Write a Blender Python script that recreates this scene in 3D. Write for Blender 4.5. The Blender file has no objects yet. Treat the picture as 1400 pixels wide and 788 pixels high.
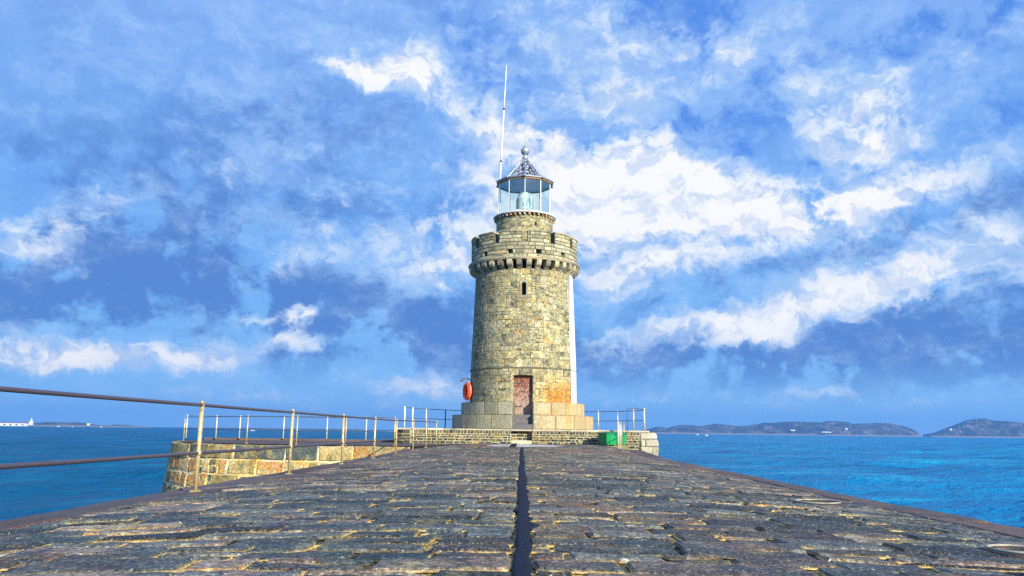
import bpy, math, random
import numpy as np
from mathutils import Vector, Matrix, noise as mnoise
random.seed(7)
S = bpy.context.scene
COL = S.collection
R = math.radians

# ------------------------------------------------------------------ camera
CAMZ = 0.64
F_PX, PITCH, YAW, ROLL = 1080.0, R(10.23), R(0.8), R(0.70)
cam = bpy.data.cameras.new('camera')
cam.sensor_width = 36.0
cam.lens = 36.0 * F_PX / 1400.0
cam.clip_start, cam.clip_end = 0.05, 60000
camo = bpy.data.objects.new('camera', cam)
COL.objects.link(camo)
CM = Matrix.Rotation(YAW, 4, 'Z') @ Matrix.Rotation(R(90) + PITCH, 4, 'X') @ Matrix.Rotation(ROLL, 4, 'Z')
CM.translation = Vector((0, 0, CAMZ))
camo.matrix_world = CM
S.camera = camo
CR = CM.to_3x3()

def ray(px, py):
    """world direction seen at pixel of the 1400x788 photograph"""
    return (CR @ Vector(((px - 700) / F_PX, (394 - py) / F_PX, -1))).normalized()

def at(px, py, Y):
    d = ray(px, py)
    return Vector((0, 0, CAMZ)) + d * (Y / d.y)

# ------------------------------------------------------------------ render / colour
S.view_settings.view_transform = 'Standard'
S.view_settings.look = 'None'
S.view_settings.gamma = 1
S.view_settings.exposure = 0.55
S.cycles.use_denoising = False
S.cycles.max_bounces = 8
S.cycles.diffuse_bounces = 3
S.cycles.glossy_bounces = 3
S.cycles.transmission_bounces = 6
S.cycles.transparent_max_bounces = 12
S.cycles.volume_bounces = 0
S.cycles.caustics_reflective = False
S.cycles.caustics_refractive = False

# ------------------------------------------------------------------ node helper
class T:
    flat = False
    def __init__(s, tree):
        s.t = tree; tree.nodes.clear()
    def n(s, kind, **kw):
        nd = s.t.nodes.new(kind)
        for k, v in kw.items():
            if k == 'ins':
                for kk, vv in v.items(): s.put(nd, kk, vv)
            else: setattr(nd, k, v)
        return nd
    def put(s, nd, k, v):
        i = nd.inputs[k]
        if hasattr(v, 'bl_idname') and hasattr(v, 'outputs'): v = v.outputs[0]
        if isinstance(v, bpy.types.NodeSocket): s.t.links.new(v, i)
        else: i.default_value = v
    def m(s, op, a, b=0.0, c=0.0, clamp=False):
        nd = s.n('ShaderNodeMath', operation=op, use_clamp=clamp)
        s.put(nd, 0, a); s.put(nd, 1, b); s.put(nd, 2, c)
        return nd.outputs[0]
    def vm(s, op, a, b=(0, 0, 0)):
        nd = s.n('ShaderNodeVectorMath', operation=op)
        s.put(nd, 0, a)
        if op == 'SCALE': s.put(nd, 'Scale', b)
        else: s.put(nd, 1, b)
        return nd.outputs[0]
    def noise(s, vec, scale, detail=4, rough=0.5, dist=0.0, color=False):
        nd = s.n('ShaderNodeTexNoise')
        if s.flat: nd.noise_dimensions = '2D'
        s.put(nd, 'Vector', vec); s.put(nd, 'Scale', scale); s.put(nd, 'Detail', detail)
        s.put(nd, 'Roughness', rough); s.put(nd, 'Distortion', dist)
        return nd.outputs[1 if color else 0]
    def ss(s, v, a, b, lo=0.0, hi=1.0):
        nd = s.n('ShaderNodeMapRange', interpolation_type='SMOOTHSTEP')
        s.put(nd, 0, v); s.put(nd, 1, a); s.put(nd, 2, b); s.put(nd, 3, lo); s.put(nd, 4, hi)
        return nd.outputs[0]
    def mix(s, f, a, b, mode='MIX'):
        nd = s.n('ShaderNodeMix', data_type='RGBA', blend_type=mode)
        s.put(nd, 0, f)
        s.put(nd, 6, a if not isinstance(a, tuple) else (*a[:3], 1))
        s.put(nd, 7, b if not isinstance(b, tuple) else (*b[:3], 1))
        return nd.outputs[2]
    def ramp(s, f, stops, interp='LINEAR'):
        nd = s.n('ShaderNodeValToRGB')
        cr = nd.color_ramp; cr.interpolation = interp
        while len(cr.elements) < len(stops): cr.elements.new(0.5)
        for e, (p, c) in zip(cr.elements, stops):
            e.position = p; e.color = (*c, 1)
        s.put(nd, 0, f)
        return nd.outputs[0]

def lin(r, g, b):
    f = lambda c: ((c / 255 + 0.055) / 1.055) ** 2.4 if c > 10 else c / 255 / 12.92
    return (f(r), f(g), f(b))

# ------------------------------------------------------------------ sun
SUN_AZ, SUN_EL = R(35), R(20)          # behind the camera, to the right
sun_dir = Vector((math.sin(SUN_AZ) * math.cos(SUN_EL), -math.cos(SUN_AZ) * math.cos(SUN_EL), math.sin(SUN_EL)))
sl = bpy.data.lights.new('sun', 'SUN')
sl.energy = 5.0; sl.angle = R(0.5); sl.color = (1.0, 0.90, 0.70)
so = bpy.data.objects.new('sun', sl); COL.objects.link(so)
so.rotation_euler = sun_dir.to_track_quat('Z', 'Y').to_euler()
so.location = (20, -30, 30)

# ------------------------------------------------------------------ world: sky + clouds
world = bpy.data.worlds.new('World'); S.world = world; world.use_nodes = True
w = T(world.node_tree); w.flat = True
STR = 0.1
K = 1 / STR / 2 ** S.view_settings.exposure
sky = w.n('ShaderNodeTexSky', sky_type='NISHITA', sun_disc=False)
sky.sun_elevation = SUN_EL
sky.sun_rotation = math.atan2(sun_dir.x, sun_dir.y)
sky.air_density = 1.0; sky.dust_density = 0.3; sky.ozone_density = 2.0
tc = w.n('ShaderNodeTexCoord')
sep = w.n('ShaderNodeSeparateXYZ', ins={0: tc.outputs['Generated']})
az = w.m('MULTIPLY', w.m('ARCTAN2', sep.outputs[0], sep.outputs[1]), 180 / math.pi)
el = w.m('MULTIPLY', w.m('ARCSINE', sep.outputs[2]), 180 / math.pi)
P = w.n('ShaderNodeCombineXYZ', ins={0: az, 1: el, 2: 0.0}).outputs[0]
def warp(p, scale, amt, det=3, rough=0.5, off=0.0):
    q = w.vm('ADD', p, (off, off * 1.7, 0)) if off else p
    c = w.noise(q, scale, det, rough, color=True)
    d = w.vm('SUBTRACT', c, (0.5, 0.5, 0.5))
    return w.vm('ADD', p, w.vm('SCALE', d, amt))
PW = warp(warp(P, 0.11, 5.5, 5, 0.58), 0.5, 1.4, 5, .6, 3.0)
PC = warp(warp(warp(P, 0.16, 2.4, 4, 0.55, 31.0), 0.5, 1.7, 6, 0.6, 7.0), 1.9, .55, 4, .6, 17.0)

def blob_field(vec, blobs):
    acc = None
    for b in blobs:
        px, py, rx, ry, rot, wt = b
        d = ray(px, py)
        a0 = math.degrees(math.atan2(d.x, d.y)); e0 = math.degrees(math.asin(d.z))
        k = math.degrees(1 / F_PX)
        # TEXTURE mapping: inverse transform, so location, rotation, scale are those of the blob
        mp = w.n('ShaderNodeMapping', vector_type='TEXTURE')
        w.put(mp, 'Vector', vec)
        mp.inputs['Location'].default_value = (a0, e0, 0)
        mp.inputs['Rotation'].default_value = (0, 0, R(rot))
        mp.inputs['Scale'].default_value = (rx * k * 1.9, ry * k * 1.9, 1)
        g = w.n('ShaderNodeTexGradient', gradient_type='SPHERICAL', ins={0: mp})
        acc = w.m('MULTIPLY_ADD', g.outputs[1], wt, acc if acc is not None else 0.0)
    return acc

WHITE = [
 (522,104,44,17,0,1.9),(588,98,24,32,20,1.0),(470,94,28,14,0,0.9),(560,112,40,18,0,.9),(640,150,70,26,-25,0.75),(690,185,50,24,-20,0.7),(560,70,34,22,10,0.55),
 (770,250,85,42,0,1.5),(850,252,80,40,-5,1.7),(880,240,70,34,0,1.3),(905,262,60,30,0,1.2),(800,330,90,30,0,.8),(800,292,110,30,0,1.3),(940,272,110,34,-6,1.5),(1045,290,90,26,-6,1.4),
 (1120,290,70,20,6,1.1),(1185,268,46,22,12,1.4),(1010,255,60,20,0,.6),(880,300,120,22,0,1.0),(1110,318,70,22,10,.9),(1190,325,60,14,35,.6),
 (665,290,50,50,0,0.9),(620,360,60,26,20,1.0),(575,385,60,22,10,0.7),(500,332,70,22,12,0.8),(560,330,40,22,30,0.5),(610,330,30,30,0,.5),
 (762,192,30,12,0,0.9),(885,191,28,9,0,1.1),(840,140,32,18,0,.9),(830,50,30,32,0,0.45),(760,300,60,60,0,.5),(880,165,26,10,0,.7),(700,190,30,20,0,.8),(745,195,24,14,0,.7),
 (1150,150,52,44,-20,1.1),(1185,188,60,22,0,1.0),(1092,130,20,34,10,0.8),(1205,140,24,20,0,.5),(1110,240,40,9,0,.7),(1160,205,60,10,0,.5),
 (1280,242,44,24,0,.8),(1345,225,60,18,6,0.5),(1260,190,90,10,3,.45),(1290,130,80,16,12,.45),(1320,70,80,20,20,.45),(1220,100,60,14,20,.35),
 (985,345,64,20,8,1.1),(870,368,60,20,12,1.0),(840,390,50,24,20,0.7),(925,360,50,18,10,.6),
 (1080,424,66,26,14,1.5),(1175,396,70,18,14,1.2),(960,446,70,20,10,1.0),(860,462,46,14,8,1.0),(1010,455,60,16,0,.8),(1225,388,36,12,0,.7),(1045,450,40,10,0,.5),
 (1300,345,60,28,25,0.9),(1385,340,40,26,0,0.7),(1270,375,50,14,20,.6),(1345,400,80,14,8,.5),(1330,460,80,12,8,.35),
 (410,431,17,15,0,2.3),(384,470,46,11,0,1.3),(350,436,30,8,0,.6),(120,270,34,16,12,1.1),(62,326,46,18,14,1.1),(30,345,50,20,0,.5),(185,245,30,16,0,.3),
 (40,482,60,18,0,1.1),(120,490,80,14,0,1.0),(215,490,70,12,0,.9),(280,484,46,14,0,1.1),(0,500,60,14,0,.5),(500,505,120,10,0,.3),
 (390,356,50,24,25,0.55),(440,290,60,16,20,.35),(320,232,60,20,20,.3),(880,62,60,24,20,.35),(960,60,110,34,20,.4),(930,115,90,26,10,.45),(1010,80,60,30,20,.3),(1060,40,70,26,15,.3),(780,80,120,70,10,.35),(520,200,160,50,10,.28),(420,60,160,50,0,.25),(560,270,90,40,20,.3),(1250,300,120,60,10,.2),
 (620,525,70,14,0,.8),(560,535,60,14,0,.5),(450,545,120,12,0,.35),(250,540,140,10,0,.3),(1250,545,120,10,0,.3),(1120,540,90,10,0,.4),(900,545,120,10,0,.3),(790,135,60,20,10,.4),(700,40,70,50,0,.3),(770,30,50,40,0,.3)]
DARK = [
 (90,385,200,70,0,0.8),(330,250,240,60,10,0.5),(530,455,150,48,-4,1.3),(620,480,90,30,0,1.1),(220,425,240,42,0,0.9),(40,150,120,120,0,0.25),
 (370,165,120,40,10,0.6),(260,290,200,40,0,.5),(700,480,90,26,0,.8),(460,410,120,40,0,.6),(570,250,90,60,0,.35),(200,360,160,60,0,.5),
 (880,500,150,30,0,0.9),(830,480,80,22,0,.7),(1100,490,170,34,0,0.8),(1280,310,110,44,15,0.95),(1180,350,80,26,25,.6),(1260,450,170,50,8,0.8),(1370,300,60,60,0,.6),(1200,490,200,40,0,.6),
 (840,335,90,20,10,.75),(940,400,120,28,14,.75),(1000,370,80,20,10,.5),(1350,480,120,50,0,.6),(990,480,100,24,0,.5),(560,60,120,60,0,.2),(100,560,150,20,0,.2)]
CLEAR = [
 (940,25,70,44,-20,1.1),(900,8,60,30,0,.7),(1040,110,120,30,20,0.7),(1000,190,150,36,0,0.6),(690,110,80,60,0,0.6),(640,60,60,60,0,.45),(1220,60,100,30,20,0.5),
 (1370,100,90,80,0,.35),(820,215,60,18,0,.4),(330,150,120,60,0,.2),(1330,20,80,30,10,.4),(1060,215,120,20,0,.4),(1290,170,120,40,0,.4),(480,160,90,40,0,.2)]
rotm = w.n('ShaderNodeMapping', ins={'Vector': PW}); rotm.inputs['Rotation'].default_value = (0, 0, R(-18)); rotm.inputs['Scale'].default_value = (.55, 1.35, 1)
fb = w.noise(rotm.outputs[0], 0.16, 8, 0.58)
fs = w.noise(w.vm('MULTIPLY', PC, (0.8, 1.3, 1)), 0.5, 7, 0.6)
fx = w.noise(w.vm('MULTIPLY', warp(P, 0.3, 2.0, 3, .5, 11.0), (1.0, 2.2, 1)), 1.2, 6, 0.62)
def billow(off):
    q = w.vm('MULTIPLY', w.vm('ADD', PC, off), (1.0, 1.7, 1.0))
    v_ = w.n('ShaderNodeTexVoronoi', feature='F1', voronoi_dimensions='2D', normalize=True)
    w.put(v_, 'Vector', q); w.put(v_, 'Scale', .26); w.put(v_, 'Detail', 4.0); w.put(v_, 'Roughness', .55); w.put(v_, 'Lacunarity', 2.1)
    return w.m('SUBTRACT', 0.5, v_.outputs[0])
bil = billow((0, 0, 0)); emb = w.m('SUBTRACT', bil, billow((.55, .8, 0)))       # lit from the upper right
Wf = blob_field(PC, WHITE); Df = blob_field(PW, DARK); Cf = blob_field(PW, CLEAR)
# behind and beside the photograph: the same broken cloud from noise alone
# colours (display-linear) -------------------------------------------------
base = w.ramp(w.ss(el, -1, 32), [(0.0, lin(142,200,255)), (0.18, lin(124,186,252)), (0.5, lin(120,176,248)), (1.0, lin(134,180,248))])
tone = w.m('ADD', w.m('ADD', w.m('SUBTRACT', fb, 0.5), w.m('MULTIPLY', emb, 0.55)), w.m('ADD', w.m('MULTIPLY', w.m('SUBTRACT', fs, 0.5), 0.55), w.m('MULTIPLY', w.m('SUBTRACT', fx, 0.5), 0.35)))
veil = w.ss(w.m('ADD', w.m('MULTIPLY', Wf, 0.85), w.m('MULTIPLY', tone, 1.7)), -0.15, 1.0)
dark = w.ss(w.m('SUBTRACT', w.m('SUBTRACT', Df, w.m('MULTIPLY', tone, 1.0)), w.m('MULTIPLY', Wf, 0.35)), -0.15, 1.15)
hz = w.ss(el, 1.0, 5.5)
dark = w.m('MULTIPLY', dark, hz)
c = w.mix(w.m('MULTIPLY', dark, 0.92), base, lin(88,133,208))
clearc = w.mix(0.75, w.mix(1.0, sky, (0.10, 0.10, 0.10), 'MULTIPLY'), lin(76,146,254))
clearm = w.ss(w.m('ADD', w.m('SUBTRACT', Cf, w.m('MULTIPLY', Wf, 0.5)), w.m('MULTIPLY', w.m('SUBTRACT', 0.5, fs), 1.2)), 0.15, 0.8)
c = w.mix(w.m('MULTIPLY', clearm, 0.85), c, clearc)
c = w.mix(w.m('MULTIPLY', veil, 0.74), c, lin(172,210,253))
side = w.ss(w.m('ABSOLUTE', az), 38, 52)
Wx = w.m('MULTIPLY', side, w.ss(fb, .5, .62, 0, 1.2))
wv = w.m('ADD', w.m('ADD', w.m('ADD', w.m('ADD', Wf, Wx), w.m('MULTIPLY', w.m('SUBTRACT', bil, .10), .55)), w.m('MULTIPLY', w.m('SUBTRACT', fs, 0.5), 1.1)), w.m('MULTIPLY', w.m('SUBTRACT', fx, 0.5), 0.5))
wm = w.ss(wv, 0.28, 1.4)
wm2 = w.m('MULTIPLY', w.ss(wv, 1.05, 2.0), w.ss(emb, -.16, .03, .45, 1.0))
c = w.mix(w.m('MULTIPLY', wm, 0.85), c, w.mix(w.ss(emb, -.10, .10), lin(178,206,246), lin(244,249,255)))
c = w.mix(wm2, c, (1.0, 1.0, 1.0))
c = w.vm('MULTIPLY', c, (K, K, K))
bg = w.n('ShaderNodeBackground', ins={'Color': c, 'Strength': STR})
wo = w.n('ShaderNodeOutputWorld', ins={0: bg})
world.cycles.sampling_method = 'MANUAL'; world.cycles.sample_map_resolution = 512
#SKYONLY

# ------------------------------------------------------------------ object helpers
def mesh_obj(name, V, F, mat, parent=None, attr=None, smooth=False, loc=None):
    me = bpy.data.meshes.new(name)
    me.from_pydata([tuple(v) for v in V], [], F)
    if attr is not None:
        a = me.color_attributes.new('rnd', 'FLOAT_COLOR', 'POINT')
        a.data.foreach_set('color', np.asarray(attr, dtype=np.float32).ravel())
    if smooth is True:
        me.polygons.foreach_set('use_smooth', [True] * len(me.polygons))
    me.materials.append(mat)
    me.update()
    o = bpy.data.objects.new(name, me); COL.objects.link(o)
    if parent: o.parent = parent
    if loc: o.location = loc
    return o

def tag(o, label=None, cat=None, group=None, kind=None):
    if label: o['label'] = label
    if cat: o['category'] = cat
    if group: o['group'] = group
    if kind: o['kind'] = kind
    return o

def empty(name, loc, label, cat, group=None, rz=0):
    o = bpy.data.objects.new(name, None); COL.objects.link(o)
    o.location = loc; o.rotation_euler = (0, 0, rz); o.empty_display_size = 0.3
    return tag(o, label, cat, group)

class MB:
    """collects shapes into one mesh"""
    def __init__(s): s.V = []; s.F = []; s.A = []
    def add(s, V, F, A=None):
        b = len(s.V)
        s.V += [tuple(v) for v in V]; s.F += [tuple(i + b for i in f) for f in F]
        s.A += A if A is not None else [(random.random(), random.random(), 0, 1)] * len(V)
        return s
    def box(s, x0, x1, y0, y1, z0, z1, bev=0.0, M=None):
        if bev <= 0:
            V = [(x, y, z) for x in (x0, x1) for y in (y0, y1) for z in (z0, z1)]
            F = [(0,1,3,2),(4,6,7,5),(0,4,5,1),(2,3,7,6),(0,2,6,4),(1,5,7,3)]
        else:
            V = []; b = bev; idx = {}
            def vid(p):
                k = tuple(round(c, 6) for c in p)
                if k not in idx: idx[k] = len(V); V.append(p)
                return idx[k]
            X, Y, Z = (x0, x1), (y0, y1), (z0, z1); sg = (1, -1)
            F = []
            def px(i,j,k): return vid((X[i], Y[j]+sg[j]*b, Z[k]+sg[k]*b))
            def py(i,j,k): return vid((X[i]+sg[i]*b, Y[j], Z[k]+sg[k]*b))
            def pz(i,j,k): return vid((X[i]+sg[i]*b, Y[j]+sg[j]*b, Z[k]))
            F += [(px(0,0,0),px(0,0,1),px(0,1,1),px(0,1,0)),(px(1,0,0),px(1,1,0),px(1,1,1),px(1,0,1))]
            F += [(py(0,0,0),py(1,0,0),py(1,0,1),py(0,0,1)),(py(0,1,0),py(0,1,1),py(1,1,1),py(1,1,0))]
            F += [(pz(0,0,0),pz(0,1,0),pz(1,1,0),pz(1,0,0)),(pz(0,0,1),pz(1,0,1),pz(1,1,1),pz(0,1,1))]
            for i in (0,1):
                for j in (0,1):
                    F.append((px(i,j,0),px(i,j,1),py(i,j,1),py(i,j,0)))
                    F.append((px(i,0,j),px(i,1,j),pz(i,1,j),pz(i,0,j)))
                    F.append((py(0,i,j),py(1,i,j),pz(1,i,j),pz(0,i,j)))
                    for k in (0,1): F.append((px(i,j,k),py(i,j,k),pz(i,j,k)))
        if M is not None: V = [M @ Vector(v) for v in V]
        return s.add(V, F)
    def tube(s, pts, r, n=10, cap=True):
        pts = [Vector(p) for p in pts]; V = []; F = []
        rr = r if isinstance(r, (list, tuple)) else [r] * len(pts)
        for i, p in enumerate(pts):
            t = (pts[min(i+1, len(pts)-1)] - pts[max(i-1, 0)]).normalized()
            a = t.cross(Vector((0.13, 0.21, 1)) if abs(t.z) < .9 else Vector((1, 0.1, 0))).normalized(); b = t.cross(a)
            for k in range(n):
                th = 2 * math.pi * k / n
                V.append(p + (a * math.cos(th) + b * math.sin(th)) * rr[i])
        for i in range(len(pts) - 1):
            for k in range(n):
                F.append((i*n+k, i*n+(k+1) % n, (i+1)*n+(k+1) % n, (i+1)*n+k))
        if cap: F += [tuple(range(n))[::-1], tuple((len(pts)-1)*n + k for k in range(n))]
        return s.add(V, F)
    def lathe(s, prof, n=32, c=(0, 0, 0), a0=0.0, a1=2*math.pi):
        """prof: list of (radius, z); angle from -Y towards +X"""
        full = abs(a1 - a0 - 2 * math.pi) < 1e-6
        m = n if full else n + 1; V = []; F = []
        for k in range(m):
            a = a0 + (a1 - a0) * k / n
            for r, z in prof: V.append((c[0] + r * math.sin(a), c[1] - r * math.cos(a), c[2] + z))
        L = len(prof)
        for k in range(n):
            k2 = (k + 1) % m
            for i in range(L - 1): F.append((k*L+i, k2*L+i, k2*L+i+1, k*L+i+1))
        return s.add(V, F)
    def sector(s, a0, a1, r0, r1, z0, z1, n=4):
        """closed block of a ring"""
        V = []; F = []
        for k in range(n + 1):
            a = a0 + (a1 - a0) * k / n
            for r, z in ((r0, z0), (r1, z0), (r1, z1), (r0, z1)):
                V.append((r * math.sin(a), -r * math.cos(a), z))
        for k in range(n):
            for i in range(4): F.append((k*4+i, (k+1)*4+i, (k+1)*4+(i+1) % 4, k*4+(i+1) % 4))
        F += [(3, 2, 1, 0), tuple(n*4 + i for i in range(4))]
        return s.add(V, F)
    def build(s, name, mat, parent=None, smooth=False, loc=None):
        return mesh_obj(name, s.V, s.F, mat, parent, s.A, smooth, loc)

def core_attr(n): return [(0.5, 0.5, 1.0, 1.0)] * n

def masonry(mb, P, u0, u1, courses, wmin, wmax, gap=0.02, h=0.02, bev=0.02, jit=0.01, skip=(), seg=0.3,
            rough=0.0, wrap=False, split=0.0, tone=None, tilt=0.0, nv=1):
    """blocks laid on the surface P(u, v, d); each is a separate bevelled stone.
    vertex colour: r, g random per stone, b = 1 in the joint"""
    rows = list(zip(courses[:-1], courses[1:]))
    for ri, (va, vb) in enumerate(rows):
        L = u1 - u0; cuts = [u0]; u = u0
        off = random.random() * wmin
        if not wrap and off > wmin * .4 and u0 + off < u1 - wmin * .5: u += off; cuts.append(u)
        while True:
            wd = random.uniform(wmin, wmax)
            if u + wd > u1 - wmin * 0.5: break
            u += wd; cuts.append(u)
        cuts.append(u1)
        if wrap:
            sh = random.random() * wmax; cuts = [c + sh for c in cuts]
        segs = []
        for a, b in zip(cuts[:-1], cuts[1:]):
            parts = [(a, b)]
            for (sa, sb, sva, svb) in skip:
                if va >= svb - 1e-4 or vb <= sva + 1e-4: continue
                np_ = []
                for (pa, pb) in parts:
                    for k in ((0, L, -L) if wrap else (0,)):
                        qa, qb = sa + k, sb + k
                        if pb <= qa or pa >= qb: continue
                        if pa < qa: np_.append((pa, qa))
                        if pb > qb: np_.append((qb, pb))
                        break
                    else: np_.append((pa, pb))
                parts = np_
            segs += parts
        segs = [(a, b, va, vb) for a, b in segs]
        if split:
            s2 = []
            for a, b, va_, vb_ in segs:
                q = random.random()
                if q < split: m_v = va_ + (vb_ - va_) * random.uniform(.36, .64); s2 += [(a, b, va_, m_v), (a, b, m_v, vb_)]
                elif q < split * 1.5 and b - a > .5:
                    m_v = va_ + (vb_ - va_) * random.uniform(.4, .6); m_u = a + (b - a) * random.uniform(.35, .65)
                    s2 += [(a, m_u, va_, vb_), (m_u, b, va_, m_v), (m_u, b, m_v, vb_)]
                else: s2.append((a, b, va_, vb_))
            segs = s2
        for a, b, va, vb in segs:
            if b - a < gap * 2.2: continue
            g = gap / 2
            r1, r2 = random.random(), random.random()
            if tone: r1, r2 = tone((a + b) / 2, (va + vb) / 2, r1, r2)
            j = lambda: random.uniform(-jit, jit)
            cor = [(a + g + j(), va + g + j()), (b - g + j(), va + g + j()), (b - g + j(), vb - g + j()), (a + g + j(), vb - g + j())]
            W, H = b - a - gap, vb - va - gap
            bu = min(bev, W * .35); bv = min(bev, H * .35)
            nu = max(1, int(W / seg))
            us = [0, bu / W] + [bu / W + (1 - 2 * bu / W) * k / nu for k in range(1, nu)] + [1 - bu / W, 1]
            vs = [0, bv / H] + [bv / H + (1 - 2 * bv / H) * k / nv for k in range(1, nv)] + [1 - bv / H, 1]
            hh = h * random.uniform(.75, 1.25)
            tu, tv = random.uniform(-tilt, tilt), random.uniform(-tilt, tilt)
            V = []; A = []; n1 = len(us); n2 = len(vs)
            for iv, fv in enumerate(vs):
                for iu, fu in enumerate(us):
                    edge = iu in (0, n1 - 1) or iv in (0, n2 - 1)
                    cx = (cor[0][0]*(1-fu)+cor[1][0]*fu)*(1-fv) + (cor[3][0]*(1-fu)+cor[2][0]*fu)*fv
                    cy = (cor[0][1]*(1-fu)+cor[1][1]*fu)*(1-fv) + (cor[3][1]*(1-fu)+cor[2][1]*fu)*fv
                    d = -0.004 if edge else hh + random.uniform(-rough, rough) + tu * (fu - .5) + tv * (fv - .5)
                    if edge:                                   # uneven outline of the stone
                        cx += random.uniform(-jit, jit) * .35; cy += random.uniform(-jit, jit) * .35
                    V.append(P(cx, cy, d)); A.append((r1, r2, 0.8 if edge else 0.0, 1))
            F = [(y*n1+x, y*n1+x+1, (y+1)*n1+x+1, (y+1)*n1+x) for y in range(n2-1) for x in range(n1-1)]
            mb.add(V, F, A)

def cyl_map(rf):
    """u = arc length at radius R0, measured from the side facing the photographer"""
    def P(u, v, d, R0=3.0):
        a = u / R0; r = rf(v) + d
        return (r * math.sin(a), -r * math.cos(a), v)
    return P

def path_map(pts, closed=False):
    pts = [Vector(p) for p in pts]
    if closed: pts.append(pts[0])
    cum = [0]
    for a, b in zip(pts[:-1], pts[1:]): cum.append(cum[-1] + (b - a).length)
    nrm = []
    for i in range(len(pts)):
        t = Vector((0, 0))
        if i > 0: t += (pts[i] - pts[i-1]).normalized()
        if i < len(pts) - 1: t += (pts[i+1] - pts[i]).normalized()
        t.normalize(); nrm.append(Vector((t.y, -t.x)))
    def P(u, v, d, batter=0.0):
        u = max(0, min(cum[-1], u)); i = 0
        while i < len(cum) - 2 and u > cum[i+1]: i += 1
        f = (u - cum[i]) / (cum[i+1] - cum[i])
        p = pts[i].lerp(pts[i+1], f); n = nrm[i].lerp(nrm[i+1], f).normalized()
        q = p + n * d
        return (q.x, q.y, v)
    return P, cum[-1]

def courses(z0, z1, lo, hi):
    out = [z0]
    while out[-1] + hi < z1 - lo * .4: out.append(out[-1] + random.uniform(lo, hi))
    out.append(z1)
    return out

def set_wrapped_shell(mb, P, us, vs, skip=(), d=0.0):
    V = [P(u, v, d) for v in vs for u in us]; n = len(us); F = []
    for j in range(len(vs) - 1):
        for i in range(n - 1):
            uc, vc = (us[i] + us[i+1]) / 2, (vs[j] + vs[j+1]) / 2
            if any(a < uc < b and c < vc < e for a, b, c, e in skip): continue
            F.append((j*n+i, j*n+i+1, (j+1)*n+i+1, (j+1)*n+i))
    mb.add(V, F, core_attr(len(V)))

# ------------------------------------------------------------------ materials
def new_mat(name):
    m = bpy.data.materials.new(name); m.use_nodes = True
    return m, T(m.node_tree)

def principled(t, **kw):
    p = t.n('ShaderNodeBsdfPrincipled'); t.n('ShaderNodeOutputMaterial', ins={0: p})
    for k, v in kw.items():
        k = {'color': 'Base Color', 'rough': 'Roughness', 'metal': 'Metallic', 'normal': 'Normal', 'ior': 'IOR', 'trans': 'Transmission Weight', 'spec': 'Specular IOR Level'}[k]
        if isinstance(v, tuple) and len(v) == 3: v = (*v, 1)
        t.put(p, k, v)
    return p

def bump(t, h, strength=0.5, dist=0.01):
    return t.n('ShaderNodeBump', ins={'Height': h, 'Strength': strength, 'Distance': dist}).outputs[0]

def stone_mat(name, stops, mortar, vlo=.72, vhi=1.2, patch=.8, spec=.4, lichen=(.5,.28,.04), lich=0.35, spk=0.5, rough=0.85, spk_scale=60, bmp=0.6,
              blotch=(.05,.055,.05), blo=0.4, big=0.8, extra=None, edge_amt=0.85, mortar2=None):
    m, t = new_mat(name)
    at_ = t.n('ShaderNodeAttribute', attribute_name='rnd')
    sp = t.n('ShaderNodeSeparateColor', ins={0: at_.outputs[0]})
    r1, r2, e = sp.outputs[0], sp.outputs[1], sp.outputs[2]
    oc = t.n('ShaderNodeTexCoord').outputs['Object']
    # shift the pattern per stone so that it breaks at the joints
    sh = t.n('ShaderNodeCombineXYZ', ins={0: t.m('MULTIPLY', r1, 17.0), 1: t.m('MULTIPLY', r2, 23.0), 2: 0.0}).outputs[0]
    v = t.vm('ADD', oc, sh)
    n1 = t.noise(v, 2.2, 5, .6); n2 = t.noise(oc, big, 6, .62); n3 = t.noise(oc, spk_scale, 3, .7); n4 = t.noise(v, 9.0, 6, .65)
    col = t.ramp(t.m('ADD', t.m('MULTIPLY', r1, patch), t.m('ADD', (1 - patch) * .5 - .1, t.m('MULTIPLY', t.m('SUBTRACT', n1, .5), 1.5)), .0), stops)
    col = t.mix(1.0, col, t.ramp(r2, [(0, (vlo,)*3), (1, (vhi,)*3)]), 'MULTIPLY')
    # dark weathering blotches, then lichen
    b = t.ss(t.m('ADD', n2, t.m('MULTIPLY', t.m('SUBTRACT', n4, .5), .7)), .55, .72)
    col = t.mix(t.m('MULTIPLY', b, blo), col, blotch)
    n5 = t.noise(t.vm('ADD', oc, (5.3, 2.1, 8.8)), big * 1.3, 6, .68)
    l = t.ss(t.m('ADD', n5, t.m('MULTIPLY', t.m('SUBTRACT', n4, .5), -.5)), .56, .70)
    col = t.mix(t.m('MULTIPLY', l, lich), col, lichen)
    if extra: col = extra(t, col, oc, n4, n3, r1, r2)
    mo = mortar
    if mortar2: mo = t.mix(t.ss(t.noise(oc, 1.7, 4, .6), .40, .54), mortar, mortar2)
    col = t.mix(t.m('MULTIPLY', t.ss(e, .25, .8), edge_amt), col, mo)
    s = t.m('SUBTRACT', n3, .5)
    col = t.mix(1.0, col, t.ramp(t.m('ADD', .5, t.m('MULTIPLY', s, 1.6 * spk)), [(0, (.25,.25,.25)), (.5, (1,1,1)), (1, (1.9,1.9,1.9))]), 'MULTIPLY')
    hgt = t.m('ADD', t.m('MULTIPLY', n4, 1.0), t.m('MULTIPLY', n3, .35))
    principled(t, color=col, rough=rough, spec=spec, normal=bump(t, hgt, bmp, .02))
    return m

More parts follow.
